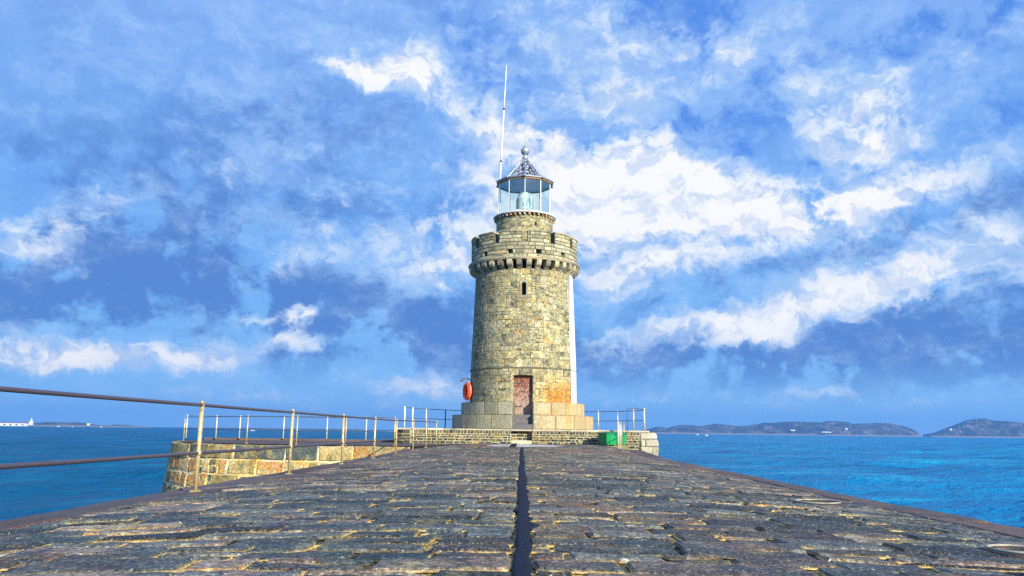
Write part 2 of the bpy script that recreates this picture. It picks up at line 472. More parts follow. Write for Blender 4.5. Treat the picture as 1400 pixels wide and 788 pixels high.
def tower_extra(t, col, oc, n4, n3, r1, r2):
    sp = t.n('ShaderNodeSeparateXYZ', ins={0: oc})
    x, y, z = sp.outputs
    # orange rust and lichen runs down the foot of the tower on the sunny side, broken into streaks
    streak = t.noise(t.vm('MULTIPLY', oc, (5.5, 5.5, .35)), 1.0, 5, .65)
    reg = t.m('MULTIPLY', t.ss(x, .2, 1.6), t.ss(z, 4.1, 2.4))
    f = t.m('MULTIPLY', t.ss(t.m('ADD', t.m('MULTIPLY', streak, .8), t.m('MULTIPLY', t.m('ADD', reg, t.m('MULTIPLY', n4, .4)), .42)), .60, 1.0), reg)
    col = t.mix(t.m('MULTIPLY', reg, .7), col, (.58, .36, .07))
    col = t.mix(t.m('MULTIPLY', f, .9), col, (.52, .17, .015))
    g = t.m('MULTIPLY', t.ss(streak, .5, .7), t.ss(z, 5.5, 2.0))
    col = t.mix(t.m('MULTIPLY', g, .35), col, (.34, .28, .08))
    # darker green-grey tint towards the left side
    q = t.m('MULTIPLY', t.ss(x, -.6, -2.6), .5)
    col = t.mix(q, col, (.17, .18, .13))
    # dark runs under the slit window
    wd = t.m('MULTIPLY', t.ss(t.m('ABSOLUTE', x), .55, .1), t.m('MULTIPLY', t.ss(z, 5.6, 7.6), t.ss(z, 7.75, 7.6)))
    col = t.mix(t.m('MULTIPLY', wd, t.m('MULTIPLY', streak, .8)), col, (.12, .12, .09))
    mm = t.noise(t.vm('ADD', oc, (1, 7, 2)), 4.5, 7, .78)
    col = t.mix(1.0, col, t.ramp(mm, [(.32, (.30,.32,.28)), (.47, (.88,.88,.84)), (.62, (1.12,1.1,1.05)), (.74, (1.5,1.45,1.3))]), 'MULTIPLY')
    rs = t.m('MULTIPLY', t.ss(z, 6.6, 9.0), t.ss(t.noise(t.vm('MULTIPLY', oc, (4.5, 4.5, .3)), 1.0, 5, .7), .50, .66))
    col = t.mix(t.m('MULTIPLY', rs, .6), col, (.13, .13, .085))
    os_ = t.noise(t.vm('ADD', oc, (8, 3, 5)), 1.5, 5, .7)
    col = t.mix(t.ss(os_, .62, .70, 0, .75), col, (.55, .22, .03))
    return col

TOW = [(0, (.10,.11,.08)), (.14, (.27,.26,.18)), (.30, (.42,.39,.24)), (.42, (.49,.42,.20)), (.54, (.58,.54,.37)), (.66, (.35,.35,.25)), (.78, (.52,.43,.19)), (.88, (.52,.26,.07)), (1, (.72,.70,.64))]
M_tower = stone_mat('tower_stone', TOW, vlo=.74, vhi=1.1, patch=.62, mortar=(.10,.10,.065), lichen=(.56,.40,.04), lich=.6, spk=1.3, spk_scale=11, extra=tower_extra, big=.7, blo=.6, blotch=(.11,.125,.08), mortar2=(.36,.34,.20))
M_parapet = stone_mat('parapet_stone', [(0, (.22,.22,.14)), (.4, (.40,.38,.24)), (.75, (.54,.50,.33)), (1, (.52,.38,.14))], (.07,.07,.05), lich=.45, spk=1.1, spk_scale=13, big=1.0, blo=.55)
def plinth_extra(t, col, oc, n4, n3, r1, r2):
    sp = t.n('ShaderNodeSeparateXYZ', ins={0: oc}); x, y, z = sp.outputs
    streak = t.noise(t.vm('MULTIPLY', oc, (4, 4, .6)), 1.0, 5, .65)
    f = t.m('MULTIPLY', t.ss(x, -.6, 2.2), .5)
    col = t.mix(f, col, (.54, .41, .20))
    f2 = t.m('MULTIPLY', t.ss(x, .2, 1.5), t.ss(streak, .52, .64))
    return t.mix(t.m('MULTIPLY', f2, .75), col, (.58, .25, .03))
M_plinth = stone_mat('plinth_stone', [(0, (.24,.235,.17)), (.5, (.33,.315,.22)), (1, (.42,.39,.28))], (.16,.15,.11), lich=.3, spk=.9, spk_scale=18, blo=.45, extra=plinth_extra)
M_band = stone_mat('string_course_stone', [(0, (.08,.08,.06)), (1, (.2,.19,.14))], (.05,.05,.04), lich=.2, spk=.6)
M_corbel = stone_mat('corbel_stone', [(0, (.24,.24,.17)), (.5, (.42,.39,.26)), (1, (.56,.44,.20))], (.1,.1,.08), lich=.55, spk=1.0, spk_scale=14, big=1.6)
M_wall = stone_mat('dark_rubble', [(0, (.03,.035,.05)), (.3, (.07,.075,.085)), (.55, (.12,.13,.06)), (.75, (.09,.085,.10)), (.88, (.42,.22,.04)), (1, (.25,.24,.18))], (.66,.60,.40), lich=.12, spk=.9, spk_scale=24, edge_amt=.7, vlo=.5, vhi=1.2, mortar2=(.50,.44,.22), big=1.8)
M_rubble = stone_mat('ochre_rubble', [(0, (.07,.09,.09)), (.2, (.17,.17,.10)), (.36, (.36,.27,.09)), (.56, (.48,.40,.20)), (.72, (.54,.26,.05)), (.84, (.60,.34,.18)), (1, (.30,.06,.015))], (.84,.60,.16), lichen=(.50,.30,.04), lich=.6, spk=1.2, spk_scale=14, big=1.1, blo=.5, edge_amt=.8, mortar2=(.72,.66,.46))
M_pale = stone_mat('pale_dressed_stone', [(0, (.44,.40,.30)), (.6, (.58,.54,.42)), (1, (.62,.48,.26))], (.30,.27,.19), lich=.3, spk=.5, spk_scale=20)

def deck_extra(t, col, oc, n4, n3, r1, r2):
    sp = t.n('ShaderNodeSeparateXYZ', ins={0: oc}); x, y, z = sp.outputs
    g = t.noise(oc, 60, 3, .85)
    col = t.mix(t.m('MULTIPLY', t.ss(g, .56, .68), .75), col, (.55, .55, .46))
    col = t.mix(t.m('MULTIPLY', t.ss(g, .46, .34), .8), col, (.006, .010, .022))
    hv = t.n('ShaderNodeSeparateColor', ins={0: t.noise(t.vm('ADD', oc, (3, 9, 1)), 2.6, 5, .7, color=True)})
    col = t.mix(t.ss(hv.outputs[0], .50, .64, 0, .45), col, (.035, .085, .10))
    col = t.mix(t.ss(hv.outputs[1], .54, .66, 0, .4), col, (.13, .08, .075))
    col = t.mix(t.ss(hv.outputs[2], .55, .66, 0, .7), col, (.21, .17, .08))
    md = t.noise(oc, 22, 4, .8)
    col = t.mix(1.0, col, t.ramp(md, [(.30, (.30,.30,.32)), (.5, (.95,.95,.92)), (.70, (1.9,1.9,1.8))]), 'MULTIPLY')
    pb = t.noise(t.vm('MULTIPLY', oc, (1, .6, 1)), .35, 4, .6)
    far = t.m('MULTIPLY', t.ss(pb, .46, .62), t.ss(y, 5, 26, .25, .8))
    col = t.mix(far, col, t.mix(n4, (.085, .045, .05), (.22, .13, .09)))
    return col
M_deck = stone_mat('granite_setts', vlo=.45, vhi=1.75, patch=.95, spec=.12, stops= [(0, (.03,.036,.042)), (.3, (.075,.085,.085)), (.48, (.14,.145,.13)), (.6, (.05,.06,.075)), (.74, (.20,.14,.11)), (.86, (.24,.22,.17)), (1, (.34,.20,.08))], mortar=(.06,.052,.04), lichen=(.30,.26,.11), lich=.45, spk=1.3, spk_scale=42, bmp=1.2, rough=.5, blo=.55, blotch=(.02,.024,.03), big=1.2, extra=deck_extra, edge_amt=.9, mortar2=(.66,.47,.16))
def kerb_extra(t, col, oc, n4, n3, r1, r2):
    g = t.noise(oc, 60, 3, .85)
    col = t.mix(t.m('MULTIPLY', t.ss(g, .60, .72), .5), col, (.34, .32, .28))
    return col
M_kerb = stone_mat('edge_slabs', spec=.15, stops= [(0, (.10,.07,.065)), (.4, (.15,.105,.09)), (.7, (.10,.095,.11)), (1, (.22,.14,.08))], mortar=(.20,.15,.08), lichen=(.32,.24,.08), lich=.4, spk=1.0, spk_scale=42, bmp=1., rough=.65, blo=.5, blotch=(.045,.03,.03), extra=kerb_extra)

def simple(name, col, rough=.5, metal=0.0, var=.25, scale=6, col2=None, amt=.5, bmp=.15, spec=.5, thr=(.5,.68)):
    m, t = new_mat(name)
    oc = t.n('ShaderNodeTexCoord').outputs['Object']
    n1 = t.noise(oc, scale, 6, .65); n2 = t.noise(oc, scale * 9, 3, .6)
    c = t.mix(1.0, col, t.ramp(n2, [(.2, (1-var,)*3), (.8, (1+var,)*3)]), 'MULTIPLY')
    if col2: c = t.mix(t.m('MULTIPLY', t.ss(n1, *thr), amt), c, col2)
    principled(t, color=c, rough=t.ss(n1, .2, .8, max(.05, rough-.1), min(1, rough+.15)), metal=metal, spec=spec, normal=bump(t, t.m('ADD', n1, t.m('MULTIPLY', n2, .4)), bmp, .01))
    return m
M_post = simple('galvanised_post', (.62,.52,.27), .42, .35, .2, 14, (.30,.12,.03), .8, .3)
M_postpale = simple('pale_galvanised_post', (.74,.72,.60), .45, .25, .15, 14, (.45,.25,.1), .5, .2)
M_rail = simple('weathered_rail', (.11,.095,.125), .40, .4, .25, 10, (.22,.10,.06), .4, .3)
M_railblue = simple('blue_grey_rail', (.10,.13,.19), .5, .2, .2, 10, (.3,.2,.12), .4, .2)
M_white = simple('white_paint', (.90,.90,.88), .6, 0, .05, 2.2, (.62,.60,.50), .35, .3, thr=(.55,.8))
M_mast = simple('white_mast_paint', (.85,.86,.88), .35, 0, .05, 5)
M_ring = simple('worn_steel_ring', (.42,.40,.33), .6, .2, .2, 14, (.2,.12,.06), .6, .3)
M_dark = simple('dark_void', (.012,.012,.014), .9, 0, .2, 5)
M_iron = simple('rusty_iron', (.07,.06,.06), .6, .4, .3, 20, (.25,.10,.03), .6, .4)
M_tar = simple('tar_filling', (.006,.010,.026), .7, 0, .5, 8, (.02,.03,.055), .6, 1.0, spec=.2)
M_concrete = simple('pale_concrete_patch', (.68,.67,.62), .8, 0, .2, 2.5, (.20,.16,.14), .8, .3, thr=(.45,.6))
M_treads = simple('grey_step_stone', (.13,.125,.135), .8, 0, .3, 6, (.32,.30,.2), .4, .4)
M_green = simple('green_plastic', (.010,.30,.095), .38, 0, .08, 3, (.02,.30,.10), .5, .08)
M_greenlid = simple('green_lid_plastic', (.008,.17,.06), .42, 0, .08, 3, None, .5, .08)
M_orange = simple('orange_plastic', (1.0,.10,.004), .35, 0, .05, 4, (.8,.09,.01), .5, .05)
M_red = simple('red_paint_inner', (.55,.03,.01), .5, 0, .1, 4)
M_frame = simple('pale_lantern_frame', (.66,.72,.70), .4, .1, .1, 12, (.35,.2,.08), .4, .15)
M_copper = simple('rusty_gutter', (.50,.26,.09), .6, .1, .3, 10, (.12,.08,.06), .6, .3)
M_leadroof = simple('weathered_lead_roof', (.045,.055,.085), .30, .5, .2, 5.5, (.75,.78,.80), .85, .5, thr=(.50,.56))
M_leadgrey = simple('grey_roof_metal', (.44,.48,.52), .35, .5, .2, 8, (.08,.1,.12), .6, .3)
M_rubber = simple('underside_paint', (.80,.88,.92), .6, 0, .1, 4)

# lantern glass, lens
M_glass, t = new_mat('lantern_glass')
lw = t.n('ShaderNodeLayerWeight', ins={0: .5}).outputs[1]
fr = t.m('MULTIPLY', t.m('POWER', lw, 4.0), .5)
tr = t.n('ShaderNodeBsdfTransparent', ins={0: (.84, .95, .97, 1)}); gl = t.n('ShaderNodeBsdfGlossy', ins={0: (1, 1, 1, 1), 'Roughness': .03})
t.n('ShaderNodeOutputMaterial', ins={0: t.n('ShaderNodeMixShader', ins={0: t.m('ADD', fr, .06), 1: tr, 2: gl})})
M_lens, t = new_mat('fresnel_lens_glass')
oc = t.n('ShaderNodeTexCoord').outputs['Object']
lc = t.ramp(t.noise(oc, 3.0, 3, .5), [(.35, (.35,.55,.62)), (.5, (.70,.84,.84)), (.65, (.95,.95,.85))])
principled(t, color=lc, rough=.12, trans=.15, ior=1.5)

# door: red paint flaking off pale boards
M_door, t = new_mat('flaking_red_door')
oc = t.n('ShaderNodeTexCoord').outputs['Object']
sp = t.n('ShaderNodeSeparateXYZ', ins={0: oc})
nn = t.noise(oc, 7, 8, .75); nf = t.noise(oc, 45, 3, .7)
f = t.ss(t.m('ADD', t.m('ADD', nn, t.m('MULTIPLY', nf, .35)), t.m('MULTIPLY', sp.outputs[2], -.12)), .26, .46)
dc = t.mix(f, t.mix(nf, (.12,.03,.012), (.27,.075,.025)), t.mix(nn, (.30,.13,.08), (.62,.52,.44)))
principled(t, color=dc, rough=.7, normal=bump(t, nn, .4, .01))

# ------------------------------------------------------------------ sea
SEA = -5.6
M_sea, t = new_mat('sea_water')
geo = t.n('ShaderNodeNewGeometry').outputs['Position']
sp = t.n('ShaderNodeSeparateXYZ', ins={0: geo})
dist = t.m('SQRT', t.m('ADD', t.m('MULTIPLY', sp.outputs[0], sp.outputs[0]), t.m('MULTIPLY', sp.outputs[1], sp.outputs[1])))
flat = t.n('ShaderNodeCombineXYZ', ins={0: sp.outputs[0], 1: sp.outputs[1], 2: 0.0}).outputs[0]
p2 = t.vm('MULTIPLY', flat, (1.0, 1.6, 1.0))
big = t.noise(t.vm('MULTIPLY', flat, (.5, 1.5, 1)), .006, 4, .6)
right = t.ss(t.n('ShaderNodeMath', operation='DIVIDE', ins={0: sp.outputs[0], 1: t.m('ADD', t.m('ABSOLUTE', sp.outputs[1]), 1.0)}).outputs[0], -.3, .5)
body = t.mix(right, t.mix(big, (.0003, .085, .22), (.0005, .14, .29)), t.mix(big, (.0002, .16, .42), (.0003, .27, .56)))  # brighter water to the right: the sunlit side painted into the colour
st = t.noise(t.vm('MULTIPLY', flat, (.22, 1.0, 1)), .10, 7, .68)
body = t.mix(t.ss(st, .50, .64, 0, .65), body, t.mix(right, (.006, .20, .40), (.02, .42, .66)))  # wave highlights painted into the water colour as lighter streaks
body = t.mix(t.ss(st, .46, .34, 0, .7), body, (.0003, .065, .19))
b1 = t.noise(p2, .16, 6, .62); b2 = t.noise(p2, .9, 5, .6); b3 = t.noise(p2, .025, 5, .6)
hh = t.m('ADD', t.m('ADD', t.m('MULTIPLY', b1, 2.2), t.m('MULTIPLY', b2, .55)), t.m('MULTIPLY', b3, t.ss(dist, 300, 2500, 1.0, 14.0)))
foam = t.m('MULTIPLY', t.ss(t.m('ADD', t.noise(p2, .35, 5, .7), t.m('MULTIPLY', t.m('SUBTRACT', b3, .5), .5)), .70, .78), .0)
nrm = bump(t, hh, 1.0, 1.3)
principled(t, color=t.mix(foam, body, (.6, .75, .85)), rough=.38, ior=1.33, spec=.13, normal=nrm)

def sea():
    nr, na = 620, 900
    rr = np.concatenate([[3.0], np.geomspace(14, 6000, nr - 1)])
    aa = np.radians(np.linspace(-52, 52, na))
    Rr, Aa = np.meshgrid(rr, aa, indexing='ij')
    X = Rr * np.sin(Aa); Y = Rr * np.cos(Aa); Z = np.zeros_like(X)
    rng = np.random.RandomState(3)
    for k in range(34):
        lam = 2.2 * 1.115 ** k; th = R(205) + rng.normal() * .55
        kk = 2 * math.pi / lam; ph = rng.rand() * 6.28
        amp = .0115 * lam ** .82
        cell = Rr * 0.0117
        fade = np.clip(1.5 - cell * 3.2 / lam * 1.0, 0, 1)
        s = np.sin(kk * (X * math.sin(th) + Y * math.cos(th)) + ph + .6 * np.sin(X * .013 * (k % 5 + 1) + Y * .011 + k))
        Z += fade * amp * (s + .25 * np.cos(2 * np.arcsin(np.clip(s, -1, 1))))
    Z *= .8
    Z += SEA
    n = X.size
    co = np.stack([X, Y, Z], -1).reshape(-1, 3)
    i = np.arange(nr - 1)[:, None] * na + np.arange(na - 1)[None, :]
    q = np.stack([i, i + na, i + na + 1, i + 1], -1)[:, :, ::-1].reshape(-1, 4)
    # the rest of the circle, flat and coarse
    ca = np.radians(np.linspace(52, 308, 60)); cr = np.array([3.0, 40, 200, 1000, 4000, 6000])
    R2, A2 = np.meshgrid(cr, ca, indexing='ij')
    co2 = np.stack([R2 * np.sin(A2), R2 * np.cos(A2), np.full_like(R2, SEA)], -1).reshape(-1, 3)
    j = np.arange(5)[:, None] * 60 + np.arange(59)[None, :] + n
    q2 = np.stack([j, j + 60, j + 61, j + 1], -1)[:, :, ::-1].reshape(-1, 4)
    co = np.vstack([co, co2]); q = np.vstack([q, q2]).astype(np.int32)
    me = bpy.data.meshes.new('sea')
    me.vertices.add(len(co)); me.vertices.foreach_set('co', co.astype(np.float32).ravel())
    me.loops.add(q.size); me.loops.foreach_set('vertex_index', q.ravel())
    me.polygons.add(len(q)); me.polygons.foreach_set('loop_start', np.arange(0, q.size, 4, dtype=np.int32))
    me.polygons.foreach_set('use_smooth', np.ones(len(q), dtype=bool))
    me.update(calc_edges=True); me.materials.append(M_sea)
    o = bpy.data.objects.new('sea', me); COL.objects.link(o)
    tag(o, kind='structure')
sea()

# ------------------------------------------------------------------ pier deck
def crown(x, y=0.0):
    t_ = max(0.0, min(1.0, (y - 23) / 9)); t_ = t_ * t_ * (3 - 2 * t_)
    return -0.17 * min(abs(x) / 4.4, 1.35) ** 2 * (1 - t_ * (1.0 if x > 0 else .35))
XL = -4.42
def xr(y): return 4.42 if y <= 30 else 4.12 + (y - 30) * .112
YE = 38.98
GUT = .07
def deck_pos(x, y, d):
    return (x, y, crown(x, y) + d)
deck = MB()
def deck_core():
    xs = np.linspace(-1, 1, 41); ys = [-6, 0, 3, 6, 9, 12, 15, 18, 21, 24, 26, 28, 30, 30.001, 32, 34, 36, YE]
    V = []; n = len(xs)
    for y in ys:
        r_ = xr(y)
        for f in xs:
            x = f * (-XL if f < 0 else r_)
            V.append((x, y, crown(x, y) - .012))
    F = [(j*n+i, j*n+i+1, (j+1)*n+i+1, (j+1)*n+i) for j in range(len(ys)-1) for i in range(n-1)]
    b = len(V)
    deck.add(V, F, core_attr(len(V)))
deck_core()
rows = [-6.0]
while rows[-1] < YE - .5: rows.append(rows[-1] + random.uniform(.25, .39))
rows.append(YE)
def inner_l(y): return -3.72
def inner_r(y): return 3.78 if y < 34 else 3.7
for side in (-1, 1):
    def Pd(u, v, d, side=side):
        wv = .03 * mnoise.noise(Vector((u * .8, v * .35, 3.1))) * 1.6
        return deck_pos(u, v + wv, d)
    a, b = (XL + .72, -.03) if side < 0 else (.045, 3.78)
    nv = 3
    masonry(deck, Pd, a, b, [y for y in rows if y >= -.5], .32, .92, gap=.024, h=.013, bev=.020, jit=.022, seg=.10, rough=.0055, tilt=.012, split=.12, nv=nv)
pier_deck = deck.build('pier_deck', M_deck, smooth=False)
tag(pier_deck, kind='structure')

kerb = MB()
def slabs(side):
    y = -6.0; wd = .72
    while y < (YE - .3 if side < 0 else 29.9):
        L = random.uniform(1.3, 2.3); y2 = min(y + L, YE if side < 0 else 30.0)
        if side < 0: f = lambda u, v, d: deck_pos(XL + u, v, d)
        else: f = lambda u, v, d: deck_pos(3.78 + u * (xr(v) - 3.78) / .72, v, d)
        masonry(kerb, f, 0, .72, [y, y2], 5, 6, gap=.02, h=.014, bev=.03, jit=.014, seg=.18, rough=.004, tilt=.012, nv=max(2, int(L / .3)))
        y = y2
slabs(-1); slabs(1)
# arris: the outer face of the coping, rounded over
for side in (-1, 1):
    ys = [y for y in np.arange(-6, 30.01 if side > 0 else YE, .5)]
    V = []
    for y in ys:
        x = XL if side < 0 else xr(y)
        z = crown(x, y)
        for dx, dz in ((-.02, -.008), (.02, -.03), (.035, -.10), (.035, -.45)):
            V.append((x + side * dx, y, z + dz + .003 * random.uniform(-1, 1)))
    F = [(i*4+k, i*4+k+1, (i+1)*4+k+1, (i+1)*4+k) for i in range(len(ys)-1) for k in range(3)]
    kerb.add(V, F, [(random.random(), .5, .1, 1)] * len(V))
kb = kerb.build('kerb', M_kerb); tag(kb, kind='structure')

# the pier's own sides, going down into the water
sides = MB()
sides.box(XL + .0, XL + .3, -6, 31.2, -8, -.2)
V = []
for y in (-6, 13, 20, 27, 30, 30.01, 34, 38.9):
    V += [(xr(y) + (.004 if y > 30 else 0), y, -.02 if y > 30 else -.2), (xr(y) + .25, y, -8)]
sides.add(V, [(i*2, i*2+1, i*2+3, i*2+2) for i in range(len(V)//2 - 1)])
sides.box(-4.1, 4.1, -6.2, -6, -8, -.2)
tag(sides.build('quay_side', M_rubble), kind='structure')

# tar-filled drain down the middle of the deck
def tar():
    V = []; A = []; ys = np.arange(-3, 29.6, .045)
    Fs = []; n = 9
    pw = GUT
    for i, y in enumerate(ys):
        grow = .040 + y * .0009
        wl = grow + .016 * mnoise.noise(Vector((0, y * 3.2, 1))) + max(0, .20 * (mnoise.noise(Vector((2, y * 1.9, 7))) - .30))
        wr = grow + .016 * mnoise.noise(Vector((5, y * 3.2, 1))) + max(0, .20 * (mnoise.noise(Vector((9, y * 1.9, 7))) - .30))
        cx = .03 * mnoise.noise(Vector((3, y * .4, 5))) + .018
        for k in range(n):
            f = k / (n - 1) * 2 - 1
            x = cx + (f * wl if f < 0 else f * wr)
            z = .012 * (1 - abs(f) ** 6) + .002 + .006 * mnoise.noise(Vector((x * 9, y * 16, 0)))
            V.append((x, y, z + .006)); 
    for i in range(len(ys) - 1):
        for k in range(n - 1): Fs.append((i*n+k, i*n+k+1, (i+1)*n+k+1, (i+1)*n+k))
    o = mesh_obj('tar_joint', V, Fs, M_tar, smooth=True)
    tag(o, kind='structure')
tar()
kp = MB()
kp.box(-.46, -.20, 30.6, YE - .4, .012, .035, .01)
tag(kp.build('drain_cover', M_tar), 'short dark iron strip at the far end of the black joint, on the pale patch', 'drain cover')
def patch():
    V = [(0, 34.3, .021)]; n = 40
    for k in range(n):
        a = 2 * math.pi * k / n
        rx = 1.5 * (1 + .25 * mnoise.noise(Vector((math.cos(a) * 1.5, math.sin(a) * 1.5, 4)))); ry = 3.0 * (1 + .3 * mnoise.noise(Vector((math.cos(a) * 2, math.sin(a) * 2, 9))))
        x, y = rx * math.cos(a), 34.3 + ry * math.sin(a)
        V.append((x, y, crown(x, y) + .020))
    tag(mesh_obj('concrete_patch', V, [(0, 1 + k, 1 + (k + 1) % n) for k in range(n)], M_concrete), kind='structure')
patch()

# ------------------------------------------------------------------ sunken mooring rings on the right of the deck
def mooring(loc, r, label):
    e = empty('mooring_ring', loc, label, 'mooring ring', 'mooring rings sunk in the deck')
    MB().lathe([(0.001, .018), (r * .78, .018), (r * .80, .026), (r * 1.05, .026), (r * 1.1, .0)], 36).build('socket_plate', M_iron, e)
    m_ = MB(); pts = [(r * .92 * math.cos(a), r * .92 * math.sin(a), .038) for a in np.linspace(0, 2 * math.pi, 33)]
    m_.tube(pts, .008, 8, False).build('ring', M_ring, e, smooth=True)
    m2 = MB(); m2.box(-.05, .05, r * .90, r * 1.08, .02, .038, .006).build('eye', M_iron, e)
    return e
mooring((3.10, 5.15, crown(3.1) + .0), .19, 'pale round ring sunk in the deck nearest the camera at the right edge')
mooring((3.08, 8.5, crown(3.08) + .0), .24, 'dark sunken ring with pale rim further down the deck, beside the brown edge slab')

# ------------------------------------------------------------------ platform carrying the lighthouse
PT = .71                                      # its top
def arc(cx, cy, r, a0, a1, n): return [(cx + r * math.cos(R(a0 + (a1 - a0) * k / n)), cy + r * math.sin(R(a0 + (a1 - a0) * k / n))) for k in range(n + 1)]
plat = empty('stone_platform', (0, 39, 0), 'low dark stone platform with pale mortar under the lighthouse', 'platform')
NX = .52                                      # half width of the step notch
right_corner = [(5.75, 39.0)] + arc(5.85, 39.75, .75, -80, 0, 6)
left_corner = arc(-5.55, 39.75, .75, 180, 262, 6) + [(-5.4, 39.0)]
back = [(6.6, 44.3)] + arc(0.15, 44.3, 6.45, 4, 176, 24) + [(-6.3, 44.3)]
outline = [(-NX, 39.0)] + left_corner[::-1] + back[::-1] + right_corner[::-1] + [(NX, 39.0)]
NB = 39.35
loop = [(-NX, NB), (-NX, 39.0)] + left_corner[::-1] + back[::-1] + right_corner[::-1] + [(NX, 39.0), (NX, NB)]
loop = [(x, y - 39) for x, y in loop]
m_ = MB(); n = len(loop)
V = [(x, y, PT - .09) for x, y in loop] + [(x, y, -8) for x, y in loop]
m_.add(V, [tuple(range(n))[::-1]] + [(i, (i+1) % n, n + (i+1) % n, n + i) for i in range(n)], core_attr(2 * n))
def flat(x0, x1, y):
    def P(u, v, d): return (u, y - 39 - d, v)
    return P
cz = [-1.6, -1.2, -.85, -.5, -.17, -.02, .12, .25, .37, .47]
for a, b in ((-5.35, -NX), (NX, 5.7)):
    masonry(m_, flat(a, b, 39.0), a, b, cz, .15, .40, gap=.028, h=.016, bev=.016, jit=.014, rough=.004, split=.06)
    masonry(m_, flat(a, b, 39.0), a, b, [.47, PT - .09], .09, .2, gap=.026, h=.016, bev=.014, jit=.012, rough=.004)
masonry(m_, flat(-NX, NX, NB), -NX, NX, [.17, .32, .47, PT - .09], .2, .4, gap=.03, h=.014, bev=.02, jit=.01)
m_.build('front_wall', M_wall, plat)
for cc, nm in ((left_corner, 'left'), (right_corner, 'right')):
    c2 = MB()
    pm, L = path_map([(x, y - 39) for x, y in cc])
    zz = [-4, -3.2, -2.4, -1.7, -1.1, -.55, -.05, .3, PT - .09] if nm == 'right' else [-4, -3, -2, -1, -.4, -.02, .13, .28, .43, PT - .09]
    if nm == 'right':
        pm_ = pm
        pm = lambda u, v, d: pm_(u, v, d + .14 * math.exp(-((v + .15) / .55) ** 2))
    masonry(c2, pm, 0, L, zz, .5 if nm == 'right' else .25, .9 if nm == 'right' else .5, gap=.02, h=.03, bev=.05 if nm == 'right' else .02, jit=.015, seg=.12, rough=.006)
    c2.build('corner_stones', M_pale if nm == 'right' else M_wall, plat)
# coping slabs along the front and the top
cp = MB()
def coping_run(x0, x1):
    x = x0
    while x < x1 - .2:
        x2 = min(x + random.uniform(.7, 1.2), x1)
        if x1 - x2 < .3: x2 = x1
        cp.box(x + .006, x2 - .006, -.045, .62, PT - .088, PT, .012)
        x = x2
coping_run(-6.1, -.53); coping_run(.53, 6.2)
cp.box(-.52, .52, .02, .9, PT - .088, PT - .012, .014)
cp.build('coping', M_pale, plat)
tp = MB(); V = [(x * .985, (y - 5.3) * .985 + 5.3, PT - .02) for x, y in loop[2:-2] if True]
tp.add(V, [tuple(range(len(V)))[::-1]]); tp.build('paved_top', M_plinth, plat)
st = MB()
st.box(-NX + .02, NX - .02, -.0, .30, -.02, .17, .015)
st.build('step', M_pale, plat)

# ------------------------------------------------------------------ lighthouse
LX, LY = .06, 44.0
LH = empty('lighthouse', (LX, LY, PT), 'round stone lighthouse with battlements and a glass lantern room', 'lighthouse')
def lh(mb, name, mat, smooth=False, parent=None):
    """meshes are written with absolute heights"""
    o = mb.build(name, mat, parent or LH, smooth)
    o.location = (0, 0, -PT) if parent is None else (0, 0, 0)
    return o
TAU = 2 * math.pi
# two plinth rings, cut through by the stair
Z1, Z2, ZS, ZT = 1.43, 2.10, 3.86, 9.18
for nm, r_, za, zb, bl in (('lower_plinth', 3.87, PT, Z1, (.85, 1.35)), ('upper_plinth', 3.38, Z1, Z2, (.75, 1.2))):
    p_ = MB(); a0 = math.asin(NX / r_)
    p_.sector(a0, TAU - a0, 2.5, r_ - .03, za, zb - .015, 96)
    p_.A = core_attr(len(p_.A))
    masonry(p_, cyl_map(lambda v, r_=r_: r_ - .03), a0 * 3, (TAU - a0) * 3, [za, zb], bl[0] * 3 / r_, bl[1] * 3 / r_, gap=.016, h=.03, bev=.03, jit=.006, seg=.2, rough=.002)
    # the tread of the ring, in slabs
    k = a0
    while k < TAU - a0 - .02:
        k2 = min(k + random.uniform(.25, .36), TAU - a0)
        p_.sector(k + .003, k2 - .003, 2.6, r_ - .005, zb - .014, zb, 5)
        k = k2
    lh(p_, nm, M_plinth)
def rwall(z): return 2.93 - .01 * (z - 2.1) if z < ZS else 2.912 - (z - ZS) * .0355 + .004 * math.sin((z - ZS) * .6)
DZ0, DZ1 = 1.46, 3.48
tw = MB()
WU = .12
zc = [2.10, 2.44, 2.79, 3.13, DZ1, ZS - .02, ZS + .04] + courses(ZS + .04, 7.72, .32, .50)[1:] + [7.95, 8.18, 8.42, 8.80, ZT]
zc = sorted(set(zc))
door_skip = (-NX, NX, 0, DZ1); win_skip = (-WU, WU, 7.72, 8.42)
Pt = cyl_map(lambda v: rwall(v) - .02)
us = sorted(list(np.linspace(-math.pi * 3, math.pi * 3, 97)) + [-NX, NX, -WU, WU])
vs = [1.4] + zc
set_wrapped_shell(tw, Pt, us, vs, [door_skip, win_skip], 0)
body = [z for z in zc if z <= 8.80]
masonry(tw, Pt, -math.pi * 3, math.pi * 3, [z for z in body if z <= ZS - .01], .42, .95, gap=.014, h=.02, bev=.016, jit=.016, skip=[door_skip], seg=.16, wrap=True, rough=.006, split=.15, nv=2)
masonry(tw, Pt, -math.pi * 3, math.pi * 3, [z for z in body if z >= ZS + .03], .26, .80, gap=.016, h=.018, bev=.02, jit=.026, skip=[win_skip], seg=.14, wrap=True, rough=.007, tilt=.008, split=.35, nv=2)
masonry(tw, Pt, -math.pi * 3, math.pi * 3, [8.80, ZT], .8, 1.3, gap=.012, h=.024, bev=.015, jit=.006, seg=.2, wrap=True, rough=.002)
lh(tw, 'tower_wall', M_tower)
sc_ = MB()
sc_.lathe([(rwall(3.84) - .03, 3.835), (rwall(3.86) + .045, 3.85), (rwall(3.88) + .045, 3.885), (rwall(3.9) - .03, 3.905)], 96)
lh(sc_, 'string_course', M_band)
